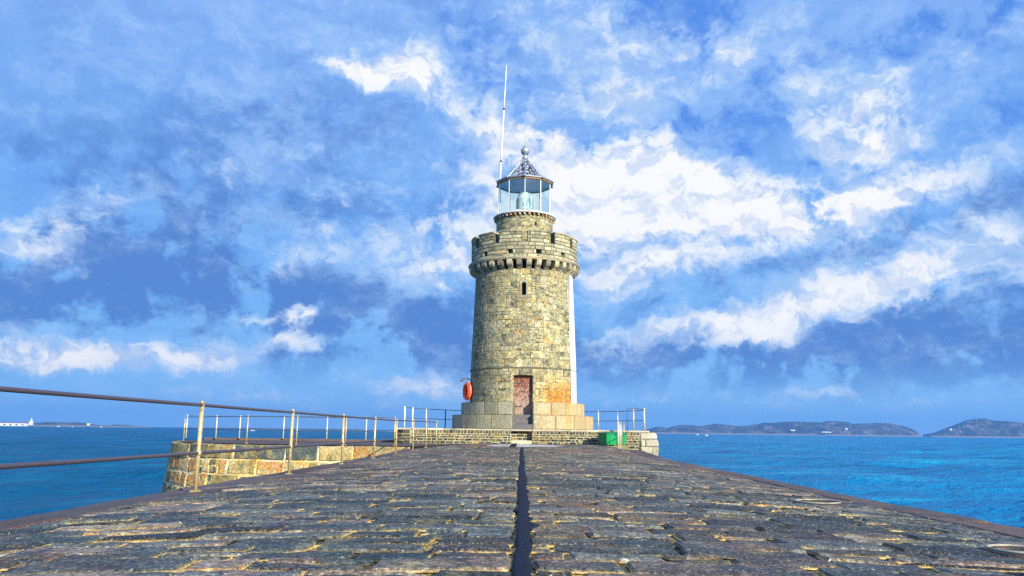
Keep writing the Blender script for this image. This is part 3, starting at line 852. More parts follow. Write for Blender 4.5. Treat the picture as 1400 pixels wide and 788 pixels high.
# door reveal, lintel, steps, door
yd = -2.9 + .30
rv = MB()
for s in (-1, 1):
    rv.box(min(s * NX, s * (NX + .14)), max(s * NX, s * (NX + .14)), -2.875, yd + .1, Z2 + .0, DZ1, .0)
    rv.box(min(s * NX, s * (NX + .12)), max(s * NX, s * (NX + .12)), -2.86, yd + .1, .72, Z2 - .003, .0)
rv.box(-NX - .13, NX + .13, -2.87, yd + .1, DZ1 + .002, DZ1 + .2)
lh(rv, 'door_reveal', M_tower)
dr = MB()
dr.box(-NX + .005, NX - .005, yd + .03, yd + .08, DZ0, DZ1)
dr.box(-NX + .01, -NX + .09, yd - .01, yd + .028, DZ0, DZ1 - .01, .006); dr.box(NX - .09, NX - .01, yd - .01, yd + .028, DZ0, DZ1 - .01, .006)
w0 = -NX + .095
for i in range(-9, 24):                      # boards laid on the slant, clipped to the frame
    b0 = DZ0 - .4 + i * .118; pw_ = .090; sl_ = .62
    poly = [(w0, b0 + sl_ * 1.25), (-w0, b0), (-w0, b0 + pw_), (w0, b0 + pw_ + sl_ * 1.25)]
    def clip(poly, z, keep_above):
        out = []
        for k in range(len(poly)):
            p, q = poly[k], poly[(k + 1) % len(poly)]
            ip = (p[1] >= z) == keep_above or p[1] == z; iq = (q[1] >= z) == keep_above or q[1] == z
            if ip: out.append(p)
            if ip != iq: f_ = (z - p[1]) / (q[1] - p[1]); out.append((p[0] + f_ * (q[0] - p[0]), z))
        return out
    poly = clip(poly, DZ0 + .02, True)
    if len(poly) > 2: poly = clip(poly, DZ1 - .12, False)
    if len(poly) < 3: continue
    m2 = len(poly); dpt = yd + random.uniform(-.004, .004)
    dr.add([(x, dpt, z) for x, z in poly] + [(x, yd + .032, z) for x, z in poly], [tuple(range(m2))] + [(k, k + m2, (k + 1) % m2 + m2, (k + 1) % m2) for k in range(m2)])
dr.box(-NX + .095, NX - .095, yd - .008, yd + .028, DZ1 - .115, DZ1 - .01, .006)
door = lh(dr, 'door', M_door)
hd = MB(); hd.tube([(.33, yd - .03, 2.40), (.33, yd - .065, 2.42), (.33, yd - .065, 2.52), (.33, yd - .03, 2.54)], .012, 6)
lh(hd, 'handle', M_iron, parent=door)
for zh in (1.85, 3.05):
    hg = MB(); hg.box(-NX + .02, -NX + .42, yd - .022, yd - .010, zh, zh + .045, .003); lh(hg, 'hinge', M_iron, parent=door)
stp = MB()
for i, (y0, z1) in enumerate(((-3.78, .96), (-3.45, 1.21), (-3.12, DZ0 - .01))):
    stp.box(-NX + .004, NX - .004, y0, yd + .03, PT - .001 if i == 0 else z1 - .249, z1, .015)
lh(stp, 'entrance_steps', M_treads)
# slit window: recess and pale surround
wn = MB(); yw = -rwall(8) + .35
wn.box(-WU - .0, WU + .0, yw, yw + .02, 7.70, 8.45)
win = lh(wn, 'window', M_dark)
wf = MB()
rr_ = -rwall(8.0) - .012
for s in (-1, 1):
    wf.box(min(s * WU, s * (WU + .12)), max(s * WU, s * (WU + .12)), rr_, yw, 7.72, 8.30, .004)
# arched head
n = 8; pr = [(-WU, 8.30)] + [(-WU * math.cos(math.pi * k / n), 8.30 + WU * math.sin(math.pi * k / n)) for k in range(1, n)] + [(WU, 8.30)]
for (xa, za), (xb, zb) in zip(pr[:-1], pr[1:]):
    wf.add([(xa, rr_, za), (xb, rr_, zb), (xb, rr_, 8.50), (xa, rr_, 8.50), (xa, yw, za), (xb, yw, zb)], [(0, 1, 2, 3), (0, 4, 5, 1)])
wf.box(-WU - .12, -WU, rr_, yw, 8.302, 8.50); wf.box(WU, WU + .12, rr_, yw, 8.302, 8.50)
wf.box(-WU - .3, WU + .3, rr_ - .02, yw, 7.56, 7.715, .012)
lh(wf, 'window_surround', M_plinth, parent=win)
# white leading mark painted down the seaward side
pb = MB()
aa = [R(60.5) + (R(128) - R(60.5)) * k / 20 for k in range(21)]; zz = sorted(list(np.linspace(Z2 + .005, 9.16, 26)))
V = [((rwall(z) + .026) * math.sin(a), -(rwall(z) + .026) * math.cos(a), z) for z in zz for a in aa]
pb.add(V, [(j*21+i, j*21+i+1, (j+1)*21+i+1, (j+1)*21+i) for j in range(len(zz)-1) for i in range(20)])
pb.sector(R(60.4), R(60.9), rwall(5) - .12, rwall(5) + .0, Z2 + .01, 9.15, 1)
lh(pb, 'white_painted_stripe', M_white, smooth=True)
# corbels
cb = MB()
prof = [(2.66, 9.63), (3.10, 9.63), (3.10, 9.44), (3.05, 9.34), (2.96, 9.28), (2.86, 9.25), (2.80, 9.18), (2.70, 9.10), (2.66, 9.08)]
hw = .135
V = [(-hw, -r_, z) for r_, z in prof] + [(hw, -r_, z) for r_, z in prof]; m2 = len(prof)
cb.add(V, [tuple(range(m2)), tuple(range(m2, 2*m2))[::-1]] + [(k, k + m2, (k+1) % m2 + m2, (k+1) % m2) for k in range(m2)])
for k in range(36):
    cb.A = [(random.random(), random.random(), 0, 1)] * len(cb.V)
    if k < 6: o = lh(cb, 'corbel', M_corbel); c6 = (c6 if k else []) + [o]
    else: o = c6[random.randrange(6)].copy(); COL.objects.link(o)
    o.rotation_euler = (0, 0, R(k * 10 + 5))
# ledge ring on the corbels
lg = MB(); k = 0
while k < TAU - .01:
    k2 = min(k + random.uniform(.28, .40), TAU)
    if TAU - k2 < .1: k2 = TAU
    a_, b_ = k + .002, k2 - .002
    lg.sector(a_, b_, 2.6, 3.13, 9.632, 9.70, 5); lg.sector(a_, b_, 2.6, 3.16, 9.7, 9.76, 5)
    k = k2
lh(lg, 'ledge', M_corbel)
# parapet with drain holes, battlement blocks
RP = 3.0
pp = MB()
HU = .15; holes = []
for k in range(12):
    u = (R(15) + k * R(30)) * 3
    u = u - TAU * 3 if u > math.pi * 3 else u
    holes.append((u - HU, u + HU, 9.94, 10.17))
zp = [9.762, 9.94, 10.17, 10.37, 10.57]
Pp = cyl_map(lambda v: RP - .02)
us = sorted(list(np.linspace(-math.pi * 3, math.pi * 3, 97)) + [q for hh_ in holes for q in hh_[:2]])
set_wrapped_shell(pp, Pp, us, zp, holes)
masonry(pp, Pp, -math.pi * 3, math.pi * 3, zp, .35, .75, gap=.022, h=.02, bev=.016, jit=.006, skip=holes, seg=.2, wrap=True, rough=.003)
for ua, ub, _, _ in holes:                   # sides of the holes
    for k, (q0, q1) in enumerate(((ua - .04, ua), (ub, ub + .04))): pp.sector(q0 / 3, q1 / 3, 2.58, 2.975, 9.94, 10.17, 1)
    pp.sector(ua / 3 - .01, ub / 3 + .01, 2.60, 2.62, 9.93, 10.18, 1)
pp.lathe([(2.975, 10.565), (2.58, 10.565), (2.58, 10.0)], 96)
lh(pp, 'parapet', M_parapet)
fl = MB(); fl.lathe([(2.6, 10.0), (.01, 10.02)], 48); lh(fl, 'gallery_floor', M_treads)
SLOT = .165 / 3
for k in range(12):
    mr = MB(); a0, a1 = R(k * 30) + SLOT, R(k * 30 + 30) - SLOT
    mr.sector(a0, a1, 2.60, RP - .02, 10.57, 11.15, 8); mr.A = core_attr(len(mr.A))
    masonry(mr, Pp, a0 * 3, a1 * 3, [10.575, 10.77, 10.96, 11.15], .3, .8, gap=.02, h=.022, bev=.016, jit=.006, seg=.2, rough=.003)
    mr.sector(a0 - .006, (a0 + a1) / 2 - .003, 2.56, RP + .035, 11.152, 11.23, 5); mr.sector((a0 + a1) / 2 + .003, a1 + .006, 2.56, RP + .035, 11.152, 11.23, 5)
    lh(mr, 'merlon', M_parapet)
# drum under the lantern
RD = 1.62
dm = MB(); Pdm = cyl_map(lambda v: RD - .02)
set_wrapped_shell(dm, Pdm, list(np.linspace(-math.pi * 3, math.pi * 3, 65)), [10.0, 12.46])
masonry(dm, Pdm, -math.pi * 3, math.pi * 3, courses(10.0, 12.44, .2, .3), .4, 1.1, gap=.03, h=.018, bev=.025, jit=.02, seg=.4, wrap=True, rough=.006)
lh(dm, 'lantern_base', M_tower)
vt = MB(); vt.sector(R(20), R(25), RD - .05, RD + .012, 11.85, 12.05, 2); lh(vt, 'air_vent', M_dark)
dn = MB(); dn.box(-.055, .055, -1.74, -1.55, 12.43, 12.57, .01)
for k in range(40):
    dn.A = [(random.random(), random.random(), 0, 1)] * len(dn.V)
    if k < 4: o = lh(dn, 'dentil', M_copper if k % 2 else M_corbel); d4 = (d4 if k else []) + [o]
    else: o = random.choice(d4).copy(); COL.objects.link(o)
    o.rotation_euler = (0, 0, R(k * 9))
cr_ = MB(); cr_.lathe([(1.5, 12.56), (1.78, 12.565), (1.80, 12.60), (1.78, 12.64), (1.5, 12.65)], 64); lh(cr_, 'cornice', M_frame)
bs = MB(); bs.lathe([(1.56, 12.64), (1.56, 12.76), (1.46, 12.765)], 10, a0=R(18), a1=R(378)); lh(bs, 'lantern_sill', M_frame)
LB, LT = 12.75, 14.58; RL = 1.53
room = MB()
ang = [R(36 * k) for k in range(10)]
mu = MB(); mu.tube([(0, -RL + .02, LB - .03), (0, -RL + .02, LT + .02)], .027, 8)
o0 = None
for a in ang:
    if o0 is None: o = o0 = lh(mu, 'mullion', M_frame)
    else: o = o0.copy(); COL.objects.link(o)
    o.rotation_euler = (0, 0, a)
for k in range(10):
    a0, a1 = ang[k] + .03, ang[k] + R(36) - .03
    r_ = RL - .02
    p0, p1 = (r_ * math.sin(a0), -r_ * math.cos(a0)), (r_ * math.sin(a1), -r_ * math.cos(a1))
    g_ = MB(); g_.add([(*p0, LB), (*p1, LB), (*p1, LT), (*p0, LT)], [(0, 1, 2, 3)])
    lh(g_, 'glass_pane', M_glass)
ev = MB()
ev.lathe([(1.48, LT), (1.60, LT + .0), (1.62, LT + .07), (1.58, LT + .10)], 10, a0=0, a1=TAU)
lh(ev, 'eaves_band', M_copper)
gt = MB(); gt.lathe([(1.58, LT + .07), (1.70, LT + .08), (1.72, LT + .15), (1.60, LT + .19), (1.50, LT + .20)], 10, a0=0, a1=TAU)
for a in ang: gt.lathe([(0, -.07), (.06, -.05), (.075, 0), (.06, .05), (0, .07)], 8, (1.70 * math.sin(a), -1.70 * math.cos(a), LT + .12))
lh(gt, 'gutter', M_leadgrey)
rf = MB(); rp = [(1.56, LT + .19), (1.15, LT + .32), (.86, LT + .66), (.56, LT + 1.04), (.28, LT + 1.42), (.13, LT + 1.62)]
rf.lathe(rp, 10)
roof = lh(rf, 'roof', M_leadroof)
rb = MB(); rb.tube([(0, -r_ - .015, z) for r_, z in rp], .028, 6)
o0 = None
for a in ang:
    if o0 is None: o = o0 = rb.build('rib', M_leadgrey, roof, True)
    else: o = o0.copy(); COL.objects.link(o)
    o.rotation_euler = (0, 0, a)
uc = MB(); uc.lathe([(1.50, LT + .06), (1.0, LT + .24), (.4, LT + 1.0), (.02, LT + 1.1)], 20); lh(uc, 'lantern_ceiling', M_rubber)
fn = MB()
fn.lathe([(.13, LT+1.60), (.17, LT+1.70), (.17, LT+1.75), (.09, LT+1.79), (.08, LT+1.88), (.14, LT+1.91), (.11, LT+1.94)] , 20)
bz = LT + 2.14
fn.lathe([(.10, LT+1.93)] + [(.26 * math.sin(R(q)), bz - .26 * math.cos(R(q))) for q in range(25, 156, 13)] + [(.10, bz + .21), (.12, bz + .25), (.10, bz + .30), (.03, bz + .33), (.0, bz + .34)], 20)
lh(fn, 'finial', M_leadgrey)
ln = MB(); lp = [(.30, 12.76), (.34, 12.95)]
z = 12.98
while z < 14.28:
    r_ = .50 if z < 13.75 else .50 - (z - 13.75) * .45
    if z < 13.1: r_ = .42
    lp += [(r_, z), (r_ - .03, z + .055)]; z += .06
lp += [(.2, z), (.02, z + .03)]
ln.lathe(lp, 24); lh(ln, 'lens', M_lens)
pd = MB(); pd.lathe([(.34, 12.66), (.34, 12.78), (.2, 12.8)], 20); lh(pd, 'lens_pedestal', M_frame)
lf = MB(); lf.lathe([(1.5, 12.66), (.01, 12.67)], 20); lh(lf, 'lantern_floor', M_leadgrey)

# ------------------------------------------------------------------ whip aerial beside the lantern
base = at(679.3, 322, 43.6); top = at(692.5, 90, 43.6)
mast = empty('radio_mast', (base.x, base.y, 10.0), 'very tall thin white aerial leaning beside the lantern room', 'aerial')
L_ = top - Vector((base.x, base.y, 10.0))
def mp(f): return Vector((L_.x * (f ** 1.25), 0, L_.z * f))
m_ = MB(); m_.tube([mp(f) for f in np.linspace(0, .50, 10)], [.055 - .010 * f for f in np.linspace(0, 1, 10)], 10).build('lower_pole', M_mast, mast, True)
m_ = MB(); m_.tube([mp(f) for f in np.linspace(.50, .77, 6)], .042, 10).build('middle_pole', M_mast, mast, True)
m_ = MB(); m_.tube([mp(f) for f in np.linspace(.77, 1, 6)], [.034, .033, .03, .027, .024, .018], 10).build('whip', M_mast, mast, True)
for f in (.50, .77):
    m_ = MB(); m_.tube([mp(f - .004), mp(f + .004)], .065, 10).build('joint_clamp', M_iron, mast, True)
m_ = MB(); m_.box(0, .5, -.03, .03, 1.0, 1.06, .005); m_.build('bracket', M_iron, mast)

# ------------------------------------------------------------------ lifebuoy on the tower
a_ = R(-76); bp = Vector((LX + 3.10 * math.sin(a_), LY - 3.10 * math.cos(a_), 2.72))
buoy = empty('lifebuoy', bp, 'bright orange ring lifebuoy hung on the left side of the tower', 'lifebuoy')
buoy.rotation_euler = (0, 0, R(-66))
def torus(mb, Rm, r_, n=40, k=14, sq=1.0, y=0):
    V = []; F = []
    for i in range(n):
        a = TAU * i / n
        for j in range(k):
            b = TAU * j / k
            rr2 = Rm + r_ * math.cos(b)
            V.append((rr2 * math.cos(a), y + r_ * sq * math.sin(b), rr2 * math.sin(a)))
    for i in range(n):
        for j in range(k): F.append((i*k+j, i*k+(j+1) % k, ((i+1) % n)*k+(j+1) % k, ((i+1) % n)*k+j))
    mb.add(V, F)
m_ = MB(); torus(m_, .37, .13, sq=1.15); m_.build('ring', M_orange, buoy, True)
m_ = MB(); m_.add([(x * .27, .06, z * .27) for x, z in [(math.cos(TAU*k/24), math.sin(TAU*k/24)) for k in range(24)]], [tuple(range(24))]); m_.build('back_plate', M_red, buoy)
for q in range(4):
    m_ = MB(); a = TAU * q / 4 + .78
    V = []; 
    ring = [(.37 + .137 * math.cos(TAU*j/16), .137 * 1.15 * math.sin(TAU*j/16)) for j in range(16)]
    for s in (-.07, .07):
        for r_, y in ring: V.append((r_ * math.cos(a + s), y, r_ * math.sin(a + s)))
    m_.add(V, [(j, (j+1) % 16, 16 + (j+1) % 16, 16 + j) for j in range(16)])
    m_.build('retaining_band', M_red, buoy, True)
rp2 = [((.37 + .15 + .03 * abs(math.sin(2 * a))) * math.cos(a + .78), -.02, (.37 + .15 + .03 * abs(math.sin(2 * a))) * math.sin(a + .78)) for a in np.linspace(0, TAU, 49)]
m_ = MB(); m_.tube(rp2, .009, 6, False); m_.build('rope', M_mast, buoy, True)
m_ = MB(); m_.tube([(.05, .12, .62), (.03, -.05, .68), (0, -.28, .66), (0, -.36, .58)], .028, 8); m_.box(-.05, .05, -.42, -.3, .50, .60, .01)
m_.build('bracket', M_iron, buoy)

# ------------------------------------------------------------------ green storage bin
bn = empty('storage_bin', (4.32, 38.22, .006), 'bright green plastic storage bin with a lid, against the platform wall', 'storage bin')
bn.rotation_euler = (0, 0, R(33)); bn.scale = (1.34, 1.10, .93)
def frust(mb, x0, y0, x1, y1, z0, z1, bev=.03):
    """tapered box with cut corners: half sizes at the bottom and at the top"""
    V = []
    for hx, hy, z in ((x0, y0, z0), (x1, y1, z1)):
        V += [(-hx + bev, -hy, z), (hx - bev, -hy, z), (hx, -hy + bev, z), (hx, hy - bev, z), (hx - bev, hy, z), (-hx + bev, hy, z), (-hx, hy - bev, z), (-hx, -hy + bev, z)]
    mb.add(V, [tuple(range(8))[::-1], tuple(range(8, 16))] + [(k, (k+1) % 8, 8 + (k+1) % 8, 8 + k) for k in range(8)])
m_ = MB(); frust(m_, .42, .27, .46, .31, .04, .56)
for k in (-1, 1):
    for x in (-.30, 0, .30): m_.box(x - .025, x + .025, min(k*.26, k*.325), max(k*.26, k*.325), .08, .52, .01)
m_.build('body', M_green, bn)
m_ = MB(); frust(m_, .49, .34, .49, .34, .565, .61); frust(m_, .47, .32, .36, .22, .612, .69); m_.build('lid', M_greenlid, bn)
m_ = MB(); m_.box(-.08, .08, -.36, -.345, .50, .60, .006); m_.build('latch', M_iron, bn)
for sx in (-1, 1):
    m_ = MB(); m_.box(sx * .5 - .015, sx * .5 + .015, -.09, .09, .40, .47, .008); m_.build('handle', M_greenlid, bn)
for sx in (-1, 1):
    for sy in (-1, 1):
        m_ = MB(); m_.box(sx*.34-.05, sx*.34+.05, sy*.2-.05, sy*.2+.05, 0, .05, .006); m_.build('foot', M_iron, bn)

# ------------------------------------------------------------------ railings
def railing(label, posts, H, mids, rp_, rr2, mpost, mrail, extend0=None, extend1=None, drop=0.0, base=True, cap=False, group=None, mat_list=None, sag=.002):
    o = empty('railing', posts[0], label, 'railing', group)
    O = Vector(posts[0])
    for i, p in enumerate(posts):
        p = Vector(p) - O
        m_ = MB()
        lx, ly = random.uniform(-.008, .008), random.uniform(-.008, .008)
        pts = [p, p + Vector((lx * .5, ly * .5, H * .5)), p + Vector((lx, ly, H))]
        m_.tube(pts, rp_, 12)
        m_.lathe([(0, -.0), (rp_ * .9, .0), (rp_ * 1.0, .012), (rp_ * .7, .03), (0, .038)], 12, (p.x + lx, p.y + ly, p.z + H + .002))
        for hm in mids:                          # ball fitting where the rail passes through
            m_.lathe([(rp_ * .98, hm - rp_ * 1.2)] + [(rp_ * (1.0 + .45 * math.cos(R(q))), hm + rp_ * 1.15 * math.sin(R(q))) for q in range(-80, 81, 20)] + [(rp_ * .98, hm + rp_ * 1.2)], 12, (p.x, p.y, p.z))
        post = m_.build('post', mat_list[i] if mat_list else mpost, o, True)
        if base:
            b_ = MB(); b_.box(p.x - .052, p.x + .052, p.y - .052, p.y + .052, p.z - .01, p.z + .014, .006)
            b_.build('base_plate', M_post, post)
    P_ = [Vector(p) - O for p in posts]
    if extend0 is not None: P_ = [Vector(extend0) - O] + P_
    for hm in [H - .02] + list(mids):
        pts = []
        for a, b in zip(P_[:-1], P_[1:]):
            for f in (0, .25, .5, .75):
                q = a.lerp(b, f); q.z += hm - sag * math.sin(math.pi * f) ; pts.append(q)
        pts.append(P_[-1] + Vector((0, 0, hm)))
        MB().tube(pts, rr2, 10).build('rail', mrail, o, True)
    return o
ys = [1.9, 5.75, 9.65, 13.5, 17.45, 21.2, 24.7, 28.3, 31.8, 35.2]
xp = lambda y: -3.88 + max(0, y - 22) * .0105
railing('long brown two-bar railing with golden posts along the left edge of the pier', [(xp(y), y, crown(xp(y), y) + .012) for y in ys], 1.04, [.45], .0265, .021, M_post, M_rail)
railing('short railing of four pale posts at the right end, beside the green bin',
        [(3.97, 33.0, -.005), (4.20, 34.3, -.005), (4.55, 36.6, -.005), (4.88, 38.3, -.005)], 1.04, [.5], .030, .018, M_post, M_rail, mat_list=[M_postpale, M_postpale, M_post, M_post])

# ------------------------------------------------------------------ lower landing on the left
BZ = -.01
fr_ = [(-4.3, 31.2), (-11.3, 32.0), (-13.8, 33.4), (-15.7, 35.8), (-16.7, 38.8), (-16.9, 42.0), (-16.2, 45.0)]
# smooth the front line
def chaikin(p, n=2):
    for _ in range(n):
        q = [p[0]]
        for a, b in zip(p[:-1], p[1:]):
            q += [(a[0]*.75+b[0]*.25, a[1]*.75+b[1]*.25), (a[0]*.25+b[0]*.75, a[1]*.25+b[1]*.75)]
        p = q + [p[-1]]
    return p
fr_ = chaikin(fr_)
land = empty('landing_quay', (-10, 38, BZ), 'lower stone quay of big ochre blocks jutting out left behind the railing', 'quay')
off = lambda p: (p[0] + 10, p[1] - 38)
front = [off(p) for p in fr_][::-1]
pm0, L = path_map(front)
def pm(u, v, d): return pm0(u, v, d - .10 * min(v, 0) )        # battered: wider towards the water
m_ = MB()
us = list(np.linspace(0, L, 40)); set_wrapped_shell(m_, pm, us, [-8, -3, -1.5, -.25, -.12], (), 0)
masonry(m_, pm, 0, L, [-4.2, -3.5, -2.9, -2.35, -1.78, -1.2, -.62], .45, 1.35, gap=.045, h=.04, bev=.045, jit=.06, seg=.14, rough=.022, nv=4, split=.12)
m_.build('block_wall', M_rubble, land)
m_ = MB(); masonry(m_, pm, 0, L, [-.62, -.02], .9, 2.4, gap=.035, h=.06, bev=.04, jit=.03, seg=.25, rough=.012, nv=2)
V = [pm(u, -.04, .02) for u in us] + [(11, 9.0, -.04), (-5, 9.0, -.04)]
m_.add(V, [tuple(range(len(V)))], [(.4, .5, .2, 1)] * len(V))
m_.build('coping', M_rubble, land)
V = [pm(u, .0, -.35) for u in us]; V = [(x, y, -.006) for x, y, z in V] + [(10, 8.9, -.006), (-4.6, 8.9, -.006)]
tag_ = MB().add(V, [tuple(range(len(V)))]).build('paved_top', M_kerb, land)
# raised kerb at its back and the railings
m_ = MB(); m_.box(-6.5, 10, 3.6, 3.95, -.02, .10, .02); m_.build('back_kerb', M_kerb, land)
def lp_(px, py, Y): q = at(px, py, Y); return (q.x, Y, BZ)
fpx = [(251, 600, 38.2), (337, 604, 32.75), (405, 606, 32.25), (472, 608, 32.0), (539, 609, 31.8)]
railing('thin railing along the front edge of the left quay, five posts', [lp_(*p) for p in fpx], 1.12, [.55], .026, .016, M_post, M_railblue)
bpx = [(254, 599, 40.9), (295, 598, 41.3), (327, 598, 41.4), (387, 599, 41.5), (446.5, 600, 41.6), (500, 600, 41.7)]
railing('thin railing with white posts along the back of the left quay', [(lp_(*p)[0], lp_(*p)[1], .10) for p in bpx], 1.12, [.5], .03, .016, M_postpale, M_railblue)  # pale post colour stands in for light falling on this row
# platform railings
def pr_(px, Y): q = at(px, 570, Y); return (q.x, Y, PT)
railing('blue-grey railing with white posts on the platform, left of the tower', [pr_(553.3, 43), pr_(564, 44.6), pr_(582.7, 46.2), pr_(609, 48.0), pr_(650, 49.8)], 1.12, [.55], .034, .020, M_postpale, M_railblue, mat_list=[M_white, M_white, M_postpale, M_railblue, M_postpale], base=False)
railing('blue-grey railing with pale posts on the platform, right of the tower', [pr_(770, 49.6), pr_(818, 47.6), pr_(844.5, 46.6), pr_(866.5, 44.8), pr_(880.5, 43.0)], 1.12, [.55], .032, .020, M_postpale, M_railblue, mat_list=[M_postpale, M_postpale, M_post, M_post, M_postpale], base=False)
# ladder hoops at the corner
q0, q1 = pr_(857.5, 41.5), pr_(881.5, 41.2)
ldr = empty('ladder_handrail', (q0[0], q0[1], PT), 'tall hooped handrail at the right front corner of the platform', 'handrail')
dx = q1[0] - q0[0]
MB().tube([(0, 0, 0), (0, 0, .95), (.03, 0, 1.08), (.12, 0, 1.14), (.5, 0, 1.15), (dx - .05, -.1, 1.08), (dx, -.1, 1.05), (dx, -.1, 0)], .02, 8).build('hoop', M_railblue, ldr, True)
MB().tube([(.32, -.02, 0), (.32, -.02, 1.13)], .036, 8).build('post', M_post, ldr, True)
MB().tube([(dx - .0, -.16, 0), (dx - .0, -.16, 1.16)], .036, 8).build('post', M_postpale, ldr, True)

# ------------------------------------------------------------------ far shores
M_land, t = new_mat('island_ground')
oc = t.n('ShaderNodeTexCoord').outputs['Object']
sp = t.n('ShaderNodeSeparateXYZ', ins={0: oc})
nn = t.noise(oc, .012, 6, .65); nb = t.noise(oc, .05, 5, .7)
lc = t.ramp(t.m('ADD', nn, t.m('MULTIPLY', t.m('SUBTRACT', nb, .5), .5)), [(.3, (.006,.012,.018)), (.46, (.025,.035,.035)), (.56, (.08,.08,.06)), (.68, (.24,.19,.16))])
lc = t.mix(t.ss(t.m('ADD', sp.outputs[2], t.m('MULTIPLY', nb, 10)), 8, 3), lc, (.24,.21,.17))
principled(t, color=lc, rough=.95)
def island(profile, D, base_px, depth, name, label):
    """a real hill: ridge heights follow the skyline, sloping down to a shore on both sides"""
    xs = np.linspace(profile[0][0], profile[-1][0], 260)
    py = np.interp(xs, [p[0] for p in profile], [p[1] for p in profile])
    V = []; ny = 18
    for x, y_ in zip(xs, py):
        top_ = at(x, y_, D + depth * .5); h = top_.z - SEA
        h *= 1 + .05 * mnoise.noise(Vector((x * .35, 1, 2))) + .03 * mnoise.noise(Vector((x * .9, 1, 2)))
        edge = min(1, (x - xs[0]) / 12 + .08, (xs[-1] - x) / 12 + .08)
        for j in range(ny):
            f = j / (ny - 1)
            c_ = at(x, y_, D + depth * .5)
            yy = D + depth * (.5 + (f - .5) * (0.35 + .65 * edge))
            s = math.sin(math.pi * f) ** .55
            nz = mnoise.fractal(Vector((c_.x * .006, yy * .006, 3)), 1, 2, 5)
            z = SEA - 1.5 + (h + 1.5) * s * (1 + (.22 * nz if abs(f - .5) > .05 else 0))
            V.append((c_.x * (yy / (D + depth * .5)), yy, min(z, SEA + h * 1.0)))
    F = [(i*ny+j, i*ny+j+1, (i+1)*ny+j+1, (i+1)*ny+j)[::-1] for i in range(len(xs)-1) for j in range(ny-1)]
    o = mesh_obj(name, V, F, M_land, smooth=False)
    tag(o, label, kind='structure')
isl1 = [(878,588.5),(885,587),(898,583.5),(907,584.5),(913,585.5),(922,582.5),(930,581.3),(948,581.5),(957,583),(978,579.5),(992,580.5),(1005,583),(1020,582.5),(1034,580.5),(1043,578.3),(1056,578.5),(1070,577),(1090,576.5),(1115,577.6),(1123,578),(1130,576),(1140,576),(1150,577),(1160,577.5),(1165,580),(1185,579),(1205,578.5),(1217,578.7),(1225,581),(1240,584),(1250,588),(1257,593)]
isl2 = [(1262,594),(1277,592),(1290,587),(1310,579.5),(1322,574.5),(1335,572.5),(1345,572.3),(1355,575),(1375,576),(1395,578),(1420,579),(1450,583),(1480,590),(1492,596)]
lnd = [(-120,574),(-60,576),(0,577),(35,577.5),(50,578),(65,577),(90,578),(105,577.5),(120,579),(128,580.5),(140,582),(160,580.5),(180,582),(205,584)]
island(isl1, 4500, 593, 500, 'far_island', None)
island(isl2, 4300, 594, 500, 'rocky_hill', None)
island(lnd, 3200, 582, 400, 'low_headland', None)
# low sandy spit in front of the first island
M_sand = simple('pale_sand', (.34,.30,.25), .9, 0, .15, .02, None)
V = []
for x in np.linspace(884, 1160, 90):
    for dy, z in ((0, SEA - .3), (30, SEA + 3 + 1.5 * mnoise.noise(Vector((x * .05, 0, 0)))), (140, SEA + 4)):
        q = at(x, 590, 4440 + dy); V.append((q.x, 4440 + dy, z))
tag(mesh_obj('sand_beach', V, [(i*3+k, i*3+k+1, (i+1)*3+k+1, (i+1)*3+k)[::-1] for i in range(89) for k in range(2)], M_sand), kind='structure')
M_roofr = simple('slate_grey_roof', (.12,.12,.14), .8, 0, .1, .2)
M_roofred = simple('dull_red_roof', (.30,.12,.09), .8, 0, .1, .2)
M_winf = simple('far_window_glass', (.03,.04,.05), .2, 0, .1, .2)
def cottage(px, py, D, w_, h_, dp, label, group, rot=0, mroof=None):
    q = at(px, py, D)
    e = empty('cottage', (q.x, D, q.z), label, 'house', group, rot)
    MB().box(-w_/2, w_/2, -dp/2, dp/2, -3, h_).build('wall', M_white, e)
    V = [(-w_/2-.4, -dp/2-.4, h_+.01), (w_/2+.4, -dp/2-.4, h_+.01), (w_/2+.4, dp/2+.4, h_+.01), (-w_/2-.4, dp/2+.4, h_+.01), (-w_/2, 0, h_*1.5), (w_/2, 0, h_*1.5)]
    MB().add(V, [(0,1,5,4), (2,3,4,5), (0,4,3), (1,2,5), (3,2,1,0)]).build('roof', mroof or M_roofr, e)
    for k in (-.3, 0, .3):
        MB().box(k*w_-.7, k*w_+.7, -dp/2-.06, -dp/2+.1, h_*.35, h_*.7).build('window', M_winf, e)
    return e
cottage(1299.5, 587.8, 4360, 11, 6, 8, 'white house on the slope of the right-hand island, left one of the pair', 'white houses on the far islands')
cottage(1304.5, 588.3, 4360, 9, 5, 8, 'white house on the slope of the right-hand island, right one of the pair', 'white houses on the far islands')
cottage(1157, 586.8, 4520, 13, 5, 8, 'small white house low on the long island, near its right end', 'white houses on the far islands')
cottage(1084, 588.4, 4500, 24, 2.4, 8, 'long low white building on the shore in the middle of the long island', 'white houses on the far islands')
cottage(1130, 590.8, 4470, 50, 1.4, 8, 'very long low pale building on the beach of the far island', 'white houses on the far islands')
cottage(121, 581.0, 3180, 9, 7, 8, 'small white house near the tip of the left headland', 'white houses on the headland')
